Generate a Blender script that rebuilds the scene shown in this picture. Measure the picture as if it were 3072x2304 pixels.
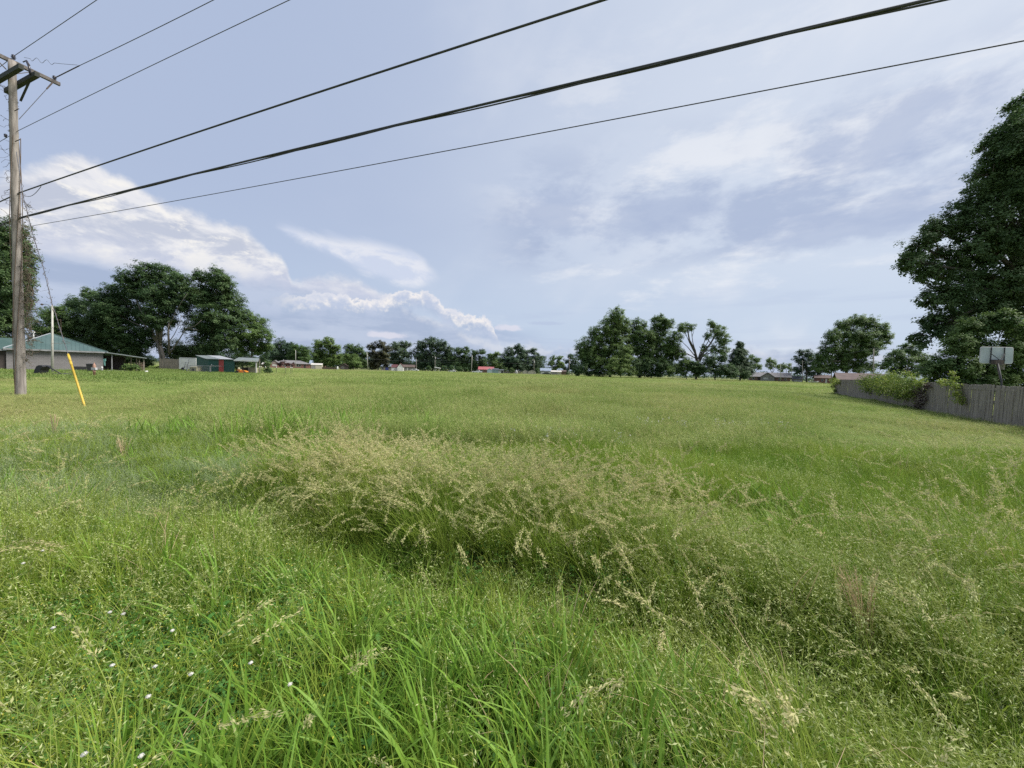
import bpy, math, random
import numpy as np
from mathutils import Vector, Matrix

SC = bpy.context.scene
COL = SC.collection
for o_ in list(bpy.data.objects):
    bpy.data.objects.remove(o_, do_unlink=True)
R = math.radians
# ------------------------------------------------------------------ camera
EYE = 1.7
F = 1154.0                       # focal length in pixels of a 3072 px wide frame
cam_d = bpy.data.cameras.new('camera')
cam_d.sensor_width = 36.0
cam_d.lens = F / 3072 * 36.0
cam_d.clip_start = 0.05
cam_d.clip_end = 9000
cam = bpy.data.objects.new('camera', cam_d)
COL.objects.link(cam)
cam.matrix_world = Matrix.Translation((0, 0, EYE)) @ Matrix.Rotation(R(90 - 1.98), 4, 'X') @ Matrix.Rotation(R(1.6), 4, 'Z')
SC.camera = cam
CM = np.array(cam.matrix_world)[:3, :3]
CR, CU, CF = CM[:, 0], CM[:, 1], -CM[:, 2]
# ------------------------------------------------------------------ view
SC.view_settings.view_transform = 'Standard'
SC.view_settings.look = 'None'
SC.view_settings.exposure = 0.3
SC.view_settings.gamma = 1.0
SC.view_settings.use_curve_mapping = False
SC.render.engine = 'CYCLES'
SC.cycles.max_bounces = 7
SC.cycles.diffuse_bounces = 5
SC.cycles.glossy_bounces = 2
SC.cycles.transmission_bounces = 4
SC.cycles.transparent_max_bounces = 8
SC.cycles.use_denoising = False
SC.cycles.sample_clamp_indirect = 6
# ------------------------------------------------------------------ measuring helpers
def ray(px, py):
    return CR * ((px - 1536) / F) - CU * ((py - 1152) / F) + CF
def pt(px, py, Y):
    "the point seen at a pixel of the photograph, on the plane at distance Y"
    d = ray(px, py)
    return Vector(d * (Y / d[1]) + np.array((0, 0, EYE)))
def xat(px, Y, z=0.0):
    k = (px - 1536) / F
    h = EYE - z
    return (k * (Y * CF[1] - h * CF[2]) - Y * CR[1] + h * CR[2]) / (CR[0] - k * CF[0])
def gp(px, Y, z=0.0):
    return Vector((xat(px, Y, z), Y, z))
def gpix(px, py, z=0.0):
    "where the ray of a pixel meets the height z"
    d = ray(px, py)
    return Vector(d * ((z - EYE) / d[2]) + np.array((0, 0, EYE)))
def azel(px, py):
    d = ray(px, py)
    return math.degrees(math.atan2(d[0], d[1])), math.degrees(math.atan2(d[2], math.hypot(d[0], d[1])))
# ------------------------------------------------------------------ sun
SUN_EL, SUN_AZ = 50.0, 88.0      # towards the right, behind thin cloud
sun_d = bpy.data.lights.new('sun', 'SUN')
sun_d.energy = 4.8
sun_d.angle = R(32)
sun_d.color = (1.0, 0.95, 0.87)
sun = bpy.data.objects.new('sun', sun_d)
COL.objects.link(sun)
sdir = Vector((math.sin(R(SUN_AZ)) * math.cos(R(SUN_EL)), math.cos(R(SUN_AZ)) * math.cos(R(SUN_EL)), math.sin(R(SUN_EL))))
sun.rotation_euler = sdir.to_track_quat('Z', 'Y').to_euler()
sun.location = sdir * 60
# ------------------------------------------------------------------ world
W = bpy.data.worlds.new('World')
SC.world = W
W.use_nodes = True
wt = W.node_tree
wt.nodes.clear()
class X:
    "a tiny wrapper that writes node maths as arithmetic"
    tree = wt
    def __init__(s, v): s.v = v
    @classmethod
    def math(c, op, *a):
        n = c.tree.nodes.new('ShaderNodeMath'); n.operation = op
        for i, x in enumerate(a):
            x = x.v if isinstance(x, X) else x
            if isinstance(x, (int, float)): n.inputs[i].default_value = x
            else: c.tree.links.new(x, n.inputs[i])
        return X(n.outputs[0])
    def __add__(s, o): return X.math('ADD', s, o)
    __radd__ = __add__
    def __sub__(s, o): return X.math('SUBTRACT', s, o)
    def __rsub__(s, o): return X.math('SUBTRACT', o, s)
    def __mul__(s, o): return X.math('MULTIPLY', s, o)
    __rmul__ = __mul__
    def __truediv__(s, o): return X.math('DIVIDE', s, o)
    def __neg__(s): return s * -1.0
def mx(a, b): return X.math('MAXIMUM', a, b)
def mn(a, b): return X.math('MINIMUM', a, b)
def smooth(x, a, b, lo=0.0, hi=1.0):
    n = X.tree.nodes.new('ShaderNodeMapRange'); n.interpolation_type = 'SMOOTHSTEP'
    X.tree.links.new(x.v, n.inputs['Value'])
    n.inputs['From Min'].default_value = a; n.inputs['From Max'].default_value = b
    n.inputs['To Min'].default_value = lo; n.inputs['To Max'].default_value = hi
    return X(n.outputs[0])
def comb(a, b, c=0.0):
    n = X.tree.nodes.new('ShaderNodeCombineXYZ')
    for i, x in enumerate((a, b, c)):
        if isinstance(x, X): X.tree.links.new(x.v, n.inputs[i])
        else: n.inputs[i].default_value = x
    return X(n.outputs[0])
def fbm(vec, scale, detail=5.0, rough=0.55, dist=0.0):
    n = X.tree.nodes.new('ShaderNodeTexNoise'); n.noise_dimensions = '3D'
    X.tree.links.new(vec.v, n.inputs['Vector'])
    n.inputs['Scale'].default_value = scale; n.inputs['Detail'].default_value = detail
    n.inputs['Roughness'].default_value = rough; n.inputs['Distortion'].default_value = dist
    return X(n.outputs['Fac'])
def curve(x, pts):
    "piecewise smooth function of x through the points"
    n = X.tree.nodes.new('ShaderNodeFloatCurve')
    x0, x1 = pts[0][0], pts[-1][0]
    ys = [p[1] for p in pts]; y0, y1 = min(ys) - 1, max(ys) + 1
    t = (x - x0) * (1.0 / (x1 - x0))
    X.tree.links.new(t.v, n.inputs['Value'])
    c = n.mapping.curves[0]
    while len(c.points) < len(pts): c.points.new(0.5, 0.5)
    for p, (a, b) in zip(c.points, pts):
        p.location = ((a - x0) / (x1 - x0), (b - y0) / (y1 - y0)); p.handle_type = 'AUTO_CLAMPED'
    n.mapping.extend = 'HORIZONTAL'
    n.mapping.update()
    return X(n.outputs[0]) * (y1 - y0) + y0
def colmix(f, a, b):
    n = X.tree.nodes.new('ShaderNodeMix'); n.data_type = 'RGBA'; n.clamp_factor = True
    if isinstance(f, X): X.tree.links.new(f.v, n.inputs[0])
    else: n.inputs[0].default_value = f
    for i, c in ((6, a), (7, b)):
        if isinstance(c, X): X.tree.links.new(c.v, n.inputs[i])
        else: n.inputs[i].default_value = (c[0], c[1], c[2], 1)
    return X(n.outputs[2])
def lin(r, g, b):
    "sRGB 0..255 to linear"
    f = lambda v: v / 12.92 if v <= 0.04045 else ((v + 0.055) / 1.055) ** 2.4
    return tuple(f(v / 255.0) for v in (r, g, b))

def build_world():
    N, L = wt.nodes, wt.links
    tc = N.new('ShaderNodeTexCoord')
    nv = N.new('ShaderNodeVectorMath'); nv.operation = 'NORMALIZE'
    L.new(tc.outputs['Generated'], nv.inputs[0])
    sx = N.new('ShaderNodeSeparateXYZ'); L.new(nv.outputs[0], sx.inputs[0])
    dx, dy, dz = (X(sx.outputs[i]) for i in range(3))
    D = X(nv.outputs[0])
    az = X.math('ARCTAN2', dx, dy) * (180 / math.pi)
    el = X.math('ARCSINE', dz) * (180 / math.pi)
    zz = mx(dz, 0.02)
    plane = comb(dx / (zz + 0.16), dy / (zz + 0.16), 0.0)     # a cloud deck seen in perspective
    C = lambda pts: sorted(azel(*p) for p in pts)
    ae = comb(az, el, 3.7)
    # thin veil, paler to the right and low down
    vn = fbm(plane, 0.55, 6, 0.55, 0.15)
    right = smooth(az + (vn - 0.5) * 40.0, -38.0, 42.0)
    veil_col = colmix(right, lin(173, 187, 214), lin(207, 216, 231))
    low = smooth(el, 22.0, 1.0)
    veil_col = colmix(low * 0.75, veil_col, lin(187, 204, 226))
    soft = fbm(comb(az - el * 0.5, el * 1.3, 1.0), 0.05, 5, 0.5, 0.1)
    veil_col = colmix(smooth(soft, 0.48, 0.72) * right * 0.75, veil_col, lin(226, 230, 238))
    # darker streets of altostratus on the right
    st = fbm(comb(az * 0.6 - el * 0.35, el * 1.35 + az * 0.12, 7.0), 0.10, 8, 0.6, 0.12)
    band = smooth(el, 13.0, 17.5) * smooth(el, 33.0, 23.0) * smooth(az, -8.0, 4.0)
    veil_col = colmix(smooth(st, 0.44, 0.60) * band * 0.95, veil_col, lin(171, 184, 210))
    st2 = fbm(comb(az * 0.4 - el * 0.3, el * 1.25 + az * 0.1, 19.0), 0.12, 8, 0.62, 0.1)
    band2 = smooth(el, 4.0, 9.0) * smooth(el, 46.0, 24.0) * smooth(az, -10.0, 12.0)
    veil_col = colmix(smooth(st2, 0.5, 0.66) * band2 * 0.8, veil_col, lin(230, 233, 239))
    wisp = fbm(comb(az * 0.2, el * 2.2, 31.0), 0.16, 5, 0.6, 0.3)
    veil_col = colmix(smooth(wisp, 0.5, 0.66) * smooth(el, 14.0, 6.0) * smooth(az, -8.0, 6.0) * 0.6, veil_col, lin(182, 195, 220))
    for (px, py, w, h, s) in ((1640, 640, 8.5, 3.0, 71.0), (1990, 655, 9.0, 3.4, 77.0), (2520, 690, 10.0, 2.4, 83.0), (2700, 420, 10.0, 4.0, 87.0)):
        a0, e0 = azel(px, py)
        sc = fbm(comb(az * 0.7 - el * 0.3, el * 1.3 + az * .1, s), 0.16, 8, 0.62)
        q = X.math('SQRT', X.math('POWER', X.math('ABSOLUTE', (az - a0) * (1 / w)), 2.0) + X.math('POWER', X.math('ABSOLUTE', (el - e0) * (1 / h)), 2.0))
        veil_col = colmix(smooth(q + (sc - 0.5) * 3.4, 1.25, 0.35) * 0.75, veil_col, lin(170, 183, 210))
    # far bank of grey blue cloud below the towers
    n_b = fbm(ae, 0.12, 6, 0.6)
    e_bank = curve(az, C([(-300, 1000), (0, 880), (150, 850), (500, 840), (720, 905), (900, 935), (1060, 950), (1200, 965), (1400, 975), (1500, 990), (1700, 1010), (2000, 1030)]))
    bank = smooth(e_bank - el + (n_b - 0.5) * 3.0, -0.6, 0.9) * smooth(az, 8.0, -6.0)
    col = colmix(bank * 0.9, veil_col, colmix(smooth(fbm(comb(az, el * 5.0, 9.0), 0.09, 5, 0.6), 0.42, 0.62), lin(163, 178, 207), lin(191, 202, 223)))
    # the big thunderhead on the left
    n_a = fbm(ae, 0.16, 7, 0.56, 0.2)
    n_f = fbm(comb(az, el, 11.0), 0.55, 5, 0.6)
    e_a = curve(az, C([(-500, 640), (-100, 560), (60, 522), (130, 500), (240, 490), (330, 512), (420, 560), (500, 610), (580, 652), (660, 682), (760, 712), (820, 742), (850, 762), (866, 800), (890, 850), (960, 842), (1010, 842), (1060, 850), (1110, 868), (1180, 900), (1300, 950), (1500, 1040)]))
    depth_a = e_a - el + (n_a - 0.5) * 4.8 + (n_f - 0.5) * 1.6
    a_m = smooth(depth_a, -0.6, 0.9)
    tex = fbm(comb(az * 0.75 + el * 0.3, el * 1.5 - az * 0.22, 5.0), 0.16, 9, 0.64, 0.35)
    bump = fbm(comb(az * .8, el * 1.5 + az * .1, 15.0), 0.33, 9, 0.66, 0.15)
    a_col = colmix(smooth(tex, 0.42, 0.58), lin(191, 197, 213), lin(230, 230, 234))
    a_col = colmix(smooth(bump + (tex - 0.5) * 0.5, 0.5, 0.64) * 0.9, a_col, lin(245, 242, 237))
    dk = fbm(comb(az * 0.8 + el * 0.5, el * 1.6 - az * 0.35, 23.0), 0.17, 7, 0.6, 0.6)
    a_col = colmix(smooth(dk, 0.565, 0.65) * smooth(el, 17.0, 21.0) * 0.9, a_col, lin(167, 176, 198))
    a_col = colmix(smooth(el + (tex - 0.5) * 8.0, 14.0, 9.0) * 0.8, a_col, lin(196, 202, 222))
    a_col = colmix(smooth(el + (n_a - 0.5) * 4.0, 10.6, 8.6), a_col, colmix(smooth(fbm(comb(az, el * 4.0, 29.0), 0.1, 5, 0.6), 0.4, 0.62), lin(165, 179, 206), lin(186, 197, 219)))
    a_col = colmix(smooth(depth_a, 1.6, 0.0) * smooth(bump, 0.35, 0.6) * 0.6, a_col, lin(240, 238, 238))
    col = colmix(a_m, col, a_col)
    # torn anvil streaming to the right of it
    (ax0, ae0), (ax1, ae1) = azel(830, 660), azel(1310, 815)
    ang = math.atan2(ae1 - ae0, ax1 - ax0); L_ = math.hypot(ax1 - ax0, ae1 - ae0)
    ca, sa = math.cos(ang), math.sin(ang)
    u = ((az - ax0) * ca + (el - ae0) * sa) * (1.0 / L_)
    v = (el - ae0) * ca - (az - ax0) * sa
    sn = fbm(comb(u * 3.0, v * 0.35, 2.0), 1.3, 7, 0.6, 0.5)
    wid = curve(u, [(-0.05, 0.1), (0.12, 0.5), (0.35, 1.2), (0.6, 2.2), (0.8, 2.3), (0.95, 1.2), (1.05, 0.1)])
    vv = X.math('ABSOLUTE', v + 0.7 + (sn - 0.5) * 2.2)
    s_m = smooth(wid - vv, -0.7, 0.8) * smooth(u, -0.02, 0.08) * smooth(u, 1.06, 0.9)
    col = colmix(s_m * 0.88, col, colmix(smooth(sn, 0.42, 0.62), lin(205, 213, 232), lin(228, 230, 238)))
    # row of lower cumulus with bright heads
    n_c = fbm(comb(az, el * 1.15, 41.0), 0.50, 7, 0.6)
    n_c2 = fbm(comb(az, el, 47.0), 1.0, 4, 0.6)
    e_c = curve(az, C([(560, 1010), (640, 930), (760, 905), (860, 880), (940, 885), (1040, 885), (1130, 898), (1190, 872), (1250, 870), (1310, 895), (1345, 925), (1400, 940), (1450, 948), (1475, 975), (1500, 1040)]))
    d_c = e_c - el + (n_c - 0.5) * 4.4 + (n_c2 - 0.5) * 1.0
    c_m = smooth(d_c, -0.15, 0.35)
    lit = smooth(d_c + (n_c2 - 0.5) * 2.4, 2.2, 0.2) * smooth(az, -34.0, -26.0) * smooth(el, 3.6, 6.2)
    c_col = colmix(lit, lin(173, 187, 212), lin(240, 236, 235))
    c_col = colmix(smooth(n_c, 0.42, 0.60) * 0.55, c_col, lin(196, 204, 225))
    c_low = smooth(e_c - el, 3.6, 1.4) * smooth(el, 2.8, 5.4)
    col = colmix(c_m * mx(c_low, 0.15) * smooth(az, -36.0, -31.0), col, c_col)
    # a few small scraps
    for (px, py, w, h, s) in ((1525, 985, 2.2, 0.55, 51.0), (1160, 1005, 2.6, 0.6, 57.0), (1640, 970, 3.0, 0.35, 63.0)):
        a0, e0 = azel(px, py)
        sc = fbm(comb(az, el * 1.6, s), 0.6, 5, 0.6)
        q = X.math('SQRT', X.math('POWER', X.math('ABSOLUTE', (az - a0) * (1 / w)), 2.0) + X.math('POWER', X.math('ABSOLUTE', (el - e0) * (1 / h)), 2.0))
        m = smooth(q + (sc - 0.5) * 1.6, 1.1, 0.5)
        col = colmix(m * (0.75 if s < 60 else 0.5), col, lin(222, 220, 232) if s < 60 else lin(176, 188, 216))
    sky = N.new('ShaderNodeTexSky'); sky.sky_type = 'NISHITA'; sky.sun_disc = False
    sky.sun_elevation = R(SUN_EL); sky.sun_rotation = R(SUN_AZ)
    sky.air_density = 1.0; sky.dust_density = 2.5; sky.ozone_density = 1.0
    b1 = N.new('ShaderNodeBackground'); b1.inputs['Strength'].default_value = 0.08
    L.new(sky.outputs[0], b1.inputs['Color'])
    b2 = N.new('ShaderNodeBackground'); b2.inputs['Strength'].default_value = SKY_GAIN
    L.new(col.v, b2.inputs['Color'])
    mix = N.new('ShaderNodeMixShader'); mix.inputs[0].default_value = 0.93
    L.new(b1.outputs[0], mix.inputs[1]); L.new(b2.outputs[0], mix.inputs[2])
    out = N.new('ShaderNodeOutputWorld'); L.new(mix.outputs[0], out.inputs['Surface'])
SKY_GAIN = 0.89
build_world()
W.cycles.sampling_method = 'MANUAL'
W.cycles.sample_map_resolution = 512

# ================================================================== builders
def link(o):
    COL.objects.link(o); return o
def tag(o, label=None, cat=None, group=None, kind=None):
    if label: o['label'] = label
    if cat: o['category'] = cat
    if group: o['group'] = group
    if kind: o['kind'] = kind
    return o
def thing(name, label, cat, loc=(0, 0, 0), rz=0.0, group=None):
    o = bpy.data.objects.new(name, None); link(o)
    o.location = loc; o.rotation_euler = (0, 0, rz); o.empty_display_size = 0.2
    return tag(o, label, cat, group)
class MB:
    "collects shapes for one mesh; every shape is a list of faces"
    def __init__(s): s.v = []; s.f = []
    def add(s, vs, fs):
        b = len(s.v); s.v += [tuple(v) for v in vs]; s.f += [tuple(i + b for i in f) for f in fs]; return s
    def box(s, x0, x1, y0, y1, z0, z1):
        return s.add([(x0, y0, z0), (x1, y0, z0), (x1, y1, z0), (x0, y1, z0), (x0, y0, z1), (x1, y0, z1), (x1, y1, z1), (x0, y1, z1)],
                     [(0, 3, 2, 1), (4, 5, 6, 7), (0, 1, 5, 4), (1, 2, 6, 5), (2, 3, 7, 6), (3, 0, 4, 7)])
    def bar(s, a, b, w, h=None):
        "a square bar between two points"
        a, b = Vector(a), Vector(b); h = h or w
        d = (b - a).normalized()
        up = Vector((0, 0, 1)) if abs(d.z) < 0.95 else Vector((1, 0, 0))
        r = d.cross(up).normalized(); u = r.cross(d)
        vs = [p + r * (i * w / 2) + u * (j * h / 2) for p in (a, b) for i, j in ((-1, -1), (1, -1), (1, 1), (-1, 1))]
        return s.add(vs, [(0, 1, 2, 3), (7, 6, 5, 4), (0, 4, 5, 1), (1, 5, 6, 2), (2, 6, 7, 3), (3, 7, 4, 0)])
    def tube(s, pts, rad, n=8, cap=True):
        pts = [Vector(p) for p in pts]
        if not hasattr(rad, '__len__'): rad = [rad] * len(pts)
        vs, fs = [], []
        ref = None
        for i, p in enumerate(pts):
            d = (pts[min(i + 1, len(pts) - 1)] - pts[max(i - 1, 0)]).normalized()
            if ref is None: ref = Vector((0, 0, 1)) if abs(d.z) < 0.9 else Vector((1, 0, 0))
            r = d.cross(ref).normalized(); u = r.cross(d).normalized(); ref = u if abs(d.dot(u)) < 0.9 else ref
            for k in range(n):
                a = 2 * math.pi * k / n
                vs.append(p + r * (math.cos(a) * rad[i]) + u * (math.sin(a) * rad[i]))
        for i in range(len(pts) - 1):
            for k in range(n):
                k2 = (k + 1) % n
                fs.append((i * n + k, i * n + k2, (i + 1) * n + k2, (i + 1) * n + k))
        if cap:
            fs.append(tuple(range(n))[::-1]); fs.append(tuple((len(pts) - 1) * n + k for k in range(n)))
        return s.add(vs, fs)
    def lathe(s, prof, c=(0, 0, 0), n=12):
        "profile of (radius, z) turned about the vertical"
        return s.tube([(c[0], c[1], c[2] + z) for r, z in prof], [r for r, z in prof], n)
    def slab(s, quad, t):
        "a flat panel of thickness t below the quad"
        q = [Vector(p) for p in quad]
        nrm = (q[1] - q[0]).cross(q[3] - q[0]).normalized()
        if nrm.z < 0: q = q[::-1]; nrm = -nrm
        return s.add(q + [p - nrm * t for p in q], [(0, 1, 2, 3), (7, 6, 5, 4), (0, 4, 5, 1), (1, 5, 6, 2), (2, 6, 7, 3), (3, 7, 4, 0)])
    def build(s, name, mat, parent=None, smooth=False, loc=None):
        me = bpy.data.meshes.new(name); me.from_pydata(s.v, [], s.f); me.update()
        if smooth:
            for p in me.polygons: p.use_smooth = True
        me.materials.append(mat)
        o = bpy.data.objects.new(name, me); link(o)
        if parent: o.parent = parent
        if loc: o.location = loc
        return o
def B(x0, x1, y0, y1, z0, z1): return MB().box(x0, x1, y0, y1, z0, z1)
class QA:
    "large sets of four-cornered faces kept in arrays, with a random tint per face set and a material slot"
    def __init__(s): s.v = []; s.f = []; s.t = []; s.m = []; s.n = 0
    def add(s, v, f, t, m=0):
        v = np.asarray(v, np.float32).reshape(-1, 3); f = np.asarray(f, np.int32).reshape(-1, 4)
        s.v.append(v); s.f.append(f + s.n); s.t.append(np.broadcast_to(np.asarray(t, np.float32), (len(v),)).copy())
        s.m.append(np.full(len(f), m, np.int32)); s.n += len(v)
    def mesh(s, name, mats):
        v = np.concatenate(s.v); f = np.concatenate(s.f); t = np.concatenate(s.t); m = np.concatenate(s.m)
        me = bpy.data.meshes.new(name)
        me.vertices.add(len(v)); me.vertices.foreach_set('co', v.ravel())
        me.loops.add(f.size); me.loops.foreach_set('vertex_index', f.ravel())
        me.polygons.add(len(f)); me.polygons.foreach_set('loop_start', np.arange(0, f.size, 4, dtype=np.int32))
        me.polygons.foreach_set('loop_total', np.full(len(f), 4, np.int32))
        me.polygons.foreach_set('material_index', m)
        me.update(calc_edges=True)
        a = me.attributes.new('tint', 'FLOAT', 'POINT'); a.data.foreach_set('value', t)
        for k in mats: me.materials.append(k)
        return me

# ------------------------------------------------------------------ materials
def mat_base(name):
    m = bpy.data.materials.new(name); m.use_nodes = True
    nt = m.node_tree; nt.nodes.clear()
    X.tree = nt
    return m, nt
def finish(nt, sh):
    o = nt.nodes.new('ShaderNodeOutputMaterial'); nt.links.new(sh, o.inputs['Surface'])
def setin(nt, node, key, v):
    if isinstance(v, X): nt.links.new(v.v, node.inputs[key])
    elif isinstance(v, tuple): node.inputs[key].default_value = (*v[:3], 1)
    else: node.inputs[key].default_value = v
def objco(nt, world=False):
    if world:
        g = nt.nodes.new('ShaderNodeNewGeometry'); return X(g.outputs['Position'])
    t = nt.nodes.new('ShaderNodeTexCoord'); return X(t.outputs['Object'])
def surf(name, c1, c2=None, rough=0.7, scale=3.0, stretch=(1, 1, 1), bump=0.0, bscale=None, metal=0.0, spec=0.4, dirt=None, dscale=0.6):
    "a weathered solid: two tones mixed by noise, patches of dirt, fine relief"
    m, nt = mat_base(name)
    co = objco(nt)
    mp = nt.nodes.new('ShaderNodeMapping'); nt.links.new(co.v, mp.inputs['Vector']); mp.inputs['Scale'].default_value = stretch
    oi = nt.nodes.new('ShaderNodeObjectInfo')
    v = X(mp.outputs[0])
    ad = nt.nodes.new('ShaderNodeVectorMath'); ad.operation = 'ADD'
    nt.links.new(v.v, ad.inputs[0])
    k = comb(X(oi.outputs['Random']) * 37.0, X(oi.outputs['Random']) * 11.0, 0.0); nt.links.new(k.v, ad.inputs[1])
    v = X(ad.outputs[0])
    c2 = c2 or tuple(x * 0.72 for x in c1)
    n = fbm(v, scale, 6, 0.6)
    col = colmix(smooth(n, 0.35, 0.65), c1, c2)
    if dirt: col = colmix(smooth(fbm(co, dscale, 5, 0.65), 0.5, 0.72) * 0.7, col, dirt)
    bs = nt.nodes.new('ShaderNodeBsdfPrincipled')
    setin(nt, bs, 'Base Color', col); bs.inputs['Roughness'].default_value = rough
    bs.inputs['Metallic'].default_value = metal; bs.inputs['Specular IOR Level'].default_value = spec
    if bump:
        b = nt.nodes.new('ShaderNodeBump'); b.inputs['Strength'].default_value = bump; b.inputs['Distance'].default_value = 0.02
        h = fbm(v, bscale or scale * 4, 5, 0.6); nt.links.new(h.v, b.inputs['Height']); nt.links.new(b.outputs[0], bs.inputs['Normal'])
    finish(nt, bs.outputs[0])
    return m
def leafmat(name, c1, c2, c3=None, trans=0.3, pscale=0.35, rough=0.55, world=True, spec=0.3):
    "leaf or grass tissue: tint per leaf, patches over the ground or crown, light passing through"
    m, nt = mat_base(name)
    at = nt.nodes.new('ShaderNodeAttribute'); at.attribute_name = 'tint'
    t = X(at.outputs['Fac'])
    oi = nt.nodes.new('ShaderNodeObjectInfo')
    rnd = X(oi.outputs['Random'])
    pos = objco(nt, True)
    n = fbm(pos, pscale, 4, 0.6)
    f = (n - 0.5) * 2.3 + (t - 0.5) * 0.75 + (rnd - 0.5) * 0.45 + 0.5
    col = colmix(smooth(f, 0.1, 0.9), c1, c2)
    if c3:
        n2 = fbm(pos, pscale * 0.37, 5, 0.62)
        col = colmix(smooth(n2 + (t - 0.5) * 0.25, 0.48, 0.68) * 0.85, col, c3)
    d = nt.nodes.new('ShaderNodeBsdfPrincipled')
    setin(nt, d, 'Base Color', col); d.inputs['Roughness'].default_value = rough; d.inputs['Specular IOR Level'].default_value = spec
    tr = nt.nodes.new('ShaderNodeBsdfTranslucent'); setin(nt, tr, 'Color', col)
    ms = nt.nodes.new('ShaderNodeMixShader'); ms.inputs[0].default_value = trans
    nt.links.new(d.outputs[0], ms.inputs[1]); nt.links.new(tr.outputs[0], ms.inputs[2])
    finish(nt, ms.outputs[0])
    return m
# ================================================================== materials
M = {}
M['pole'] = surf('pole_wood', (0.35, 0.315, 0.285), (0.195, 0.172, 0.155), 0.9, 2.2, (5, 5, 0.5), 0.6, 9, dirt=(0.12, 0.11, 0.085), dscale=1.3)
M['farpole'] = surf('far_pole_wood', (0.36, 0.33, 0.29), (0.24, 0.21, 0.18), 0.9, 3, (4, 4, 0.4), 0.2)
M['paintpole'] = surf('pale_pole', (0.50, 0.49, 0.44), (0.38, 0.37, 0.33), 0.8, 3, (3, 3, 0.4), 0.2)
M['creosote'] = surf('creosoted_wood', (0.055, 0.06, 0.05), (0.03, 0.032, 0.03), 0.85, 3, (1, 6, 6), 0.4)
M['arm'] = surf('grey_timber', (0.17, 0.15, 0.14), (0.10, 0.09, 0.085), 0.85, 3, (1, 6, 6), 0.4)
M['steel'] = surf('galvanised_steel', (0.36, 0.37, 0.38), (0.22, 0.22, 0.22), 0.5, 6, metal=0.7)
M['rust'] = surf('rusty_steel', (0.10, 0.075, 0.06), (0.06, 0.05, 0.05), 0.7, 8)
M['porcelain'] = surf('brown_porcelain', (0.035, 0.035, 0.05), (0.025, 0.022, 0.03), 0.25, 6, spec=0.6)
M['cable'] = surf('cable_sheath', (0.045, 0.047, 0.053), (0.07, 0.07, 0.072), 0.75, 5, dirt=(0.07, 0.07, 0.065), dscale=3)
M['alu'] = surf('weathered_conductor', (0.13, 0.135, 0.15), (0.09, 0.09, 0.10), 0.6, 6, metal=0.3)
M['yellow'] = surf('yellow_plastic', (0.62, 0.43, 0.045), (0.50, 0.34, 0.045), 0.45, 2, (6, 6, 0.7), dirt=(0.30, 0.21, 0.05), dscale=1.4)
M['greenroof'] = surf('green_metal_roof', (0.052, 0.094, 0.086), (0.072, 0.116, 0.107), 0.42, 0.5, spec=0.5, dirt=(0.10, 0.15, 0.14), dscale=0.3)
M['fascia'] = surf('grey_fascia', (0.28, 0.29, 0.30), (0.2, 0.2, 0.2), 0.6, 2)
M['darktrim'] = surf('dark_trim', (0.035, 0.037, 0.04), (0.05, 0.05, 0.05), 0.7, 2)
M['darkwood'] = surf('dark_board_wall', (0.075, 0.062, 0.055), (0.05, 0.04, 0.037), 0.85, 3, (0.5, 0.5, 5), 0.4)
M['brownwood'] = surf('brown_wood', (0.16, 0.115, 0.085), (0.10, 0.075, 0.055), 0.85, 3, (5, 5, 0.6), 0.4)
M['greywood'] = surf('grey_old_wood', (0.330, 0.290, 0.240), (0.165, 0.145, 0.120), 0.9, 2.6, (9, 9, 0.5), 0.6, dirt=(0.105, 0.108, 0.085), dscale=1.1)
M['concrete'] = surf('concrete', (0.36, 0.35, 0.33), (0.27, 0.26, 0.245), 0.9, 2)
M['white'] = surf('white_paint', (0.72, 0.72, 0.70), (0.62, 0.62, 0.60), 0.6, 1.2, dirt=(0.5, 0.49, 0.45), dscale=0.8)
M['offwhite'] = surf('off_white', (0.52, 0.52, 0.52), (0.43, 0.43, 0.44), 0.7, 1.2)
M['shedgreen'] = surf('green_siding', (0.022, 0.085, 0.068), (0.035, 0.11, 0.088), 0.6, 2, (1, 1, 5), dirt=(0.05, 0.09, 0.07), dscale=0.9)
M['red'] = surf('red_door_paint', (0.42, 0.075, 0.065), (0.34, 0.06, 0.055), 0.6, 2, (4, 4, 1))
M['sheet'] = surf('pale_metal_sheet', (0.50, 0.52, 0.55), (0.40, 0.42, 0.45), 0.4, 1.5, metal=0.2)
M['greysheet'] = surf('grey_metal_sheet', (0.17, 0.20, 0.20), (0.24, 0.27, 0.27), 0.5, 1.5, metal=0.2)
M['orange'] = surf('orange_paint', (0.62, 0.23, 0.04), (0.52, 0.18, 0.03), 0.35, 3, spec=0.5)
M['black'] = surf('black_plastic', (0.018, 0.019, 0.022), (0.028, 0.028, 0.03), 0.5, 3)
M['tan'] = surf('tan_panel', (0.36, 0.34, 0.23), (0.28, 0.26, 0.18), 0.7, 2)
M['limepanel'] = surf('yellow_green_tank', (0.36, 0.40, 0.17), (0.3, 0.33, 0.15), 0.6, 2)
M['teal'] = surf('teal_cloth', (0.20, 0.42, 0.38), (0.16, 0.35, 0.32), 0.8, 4)
M['pink'] = surf('faded_red_post', (0.42, 0.25, 0.19), (0.34, 0.2, 0.15), 0.8, 3)
M['greyshingle'] = surf('grey_shingles', (0.205, 0.195, 0.20), (0.15, 0.145, 0.15), 0.9, 1.0, (1, 1, 1), 0.3, 14)
M['brownshingle'] = surf('brown_shingles', (0.13, 0.095, 0.085), (0.095, 0.07, 0.065), 0.9, 1.0, (1, 1, 1), 0.3, 14)
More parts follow.
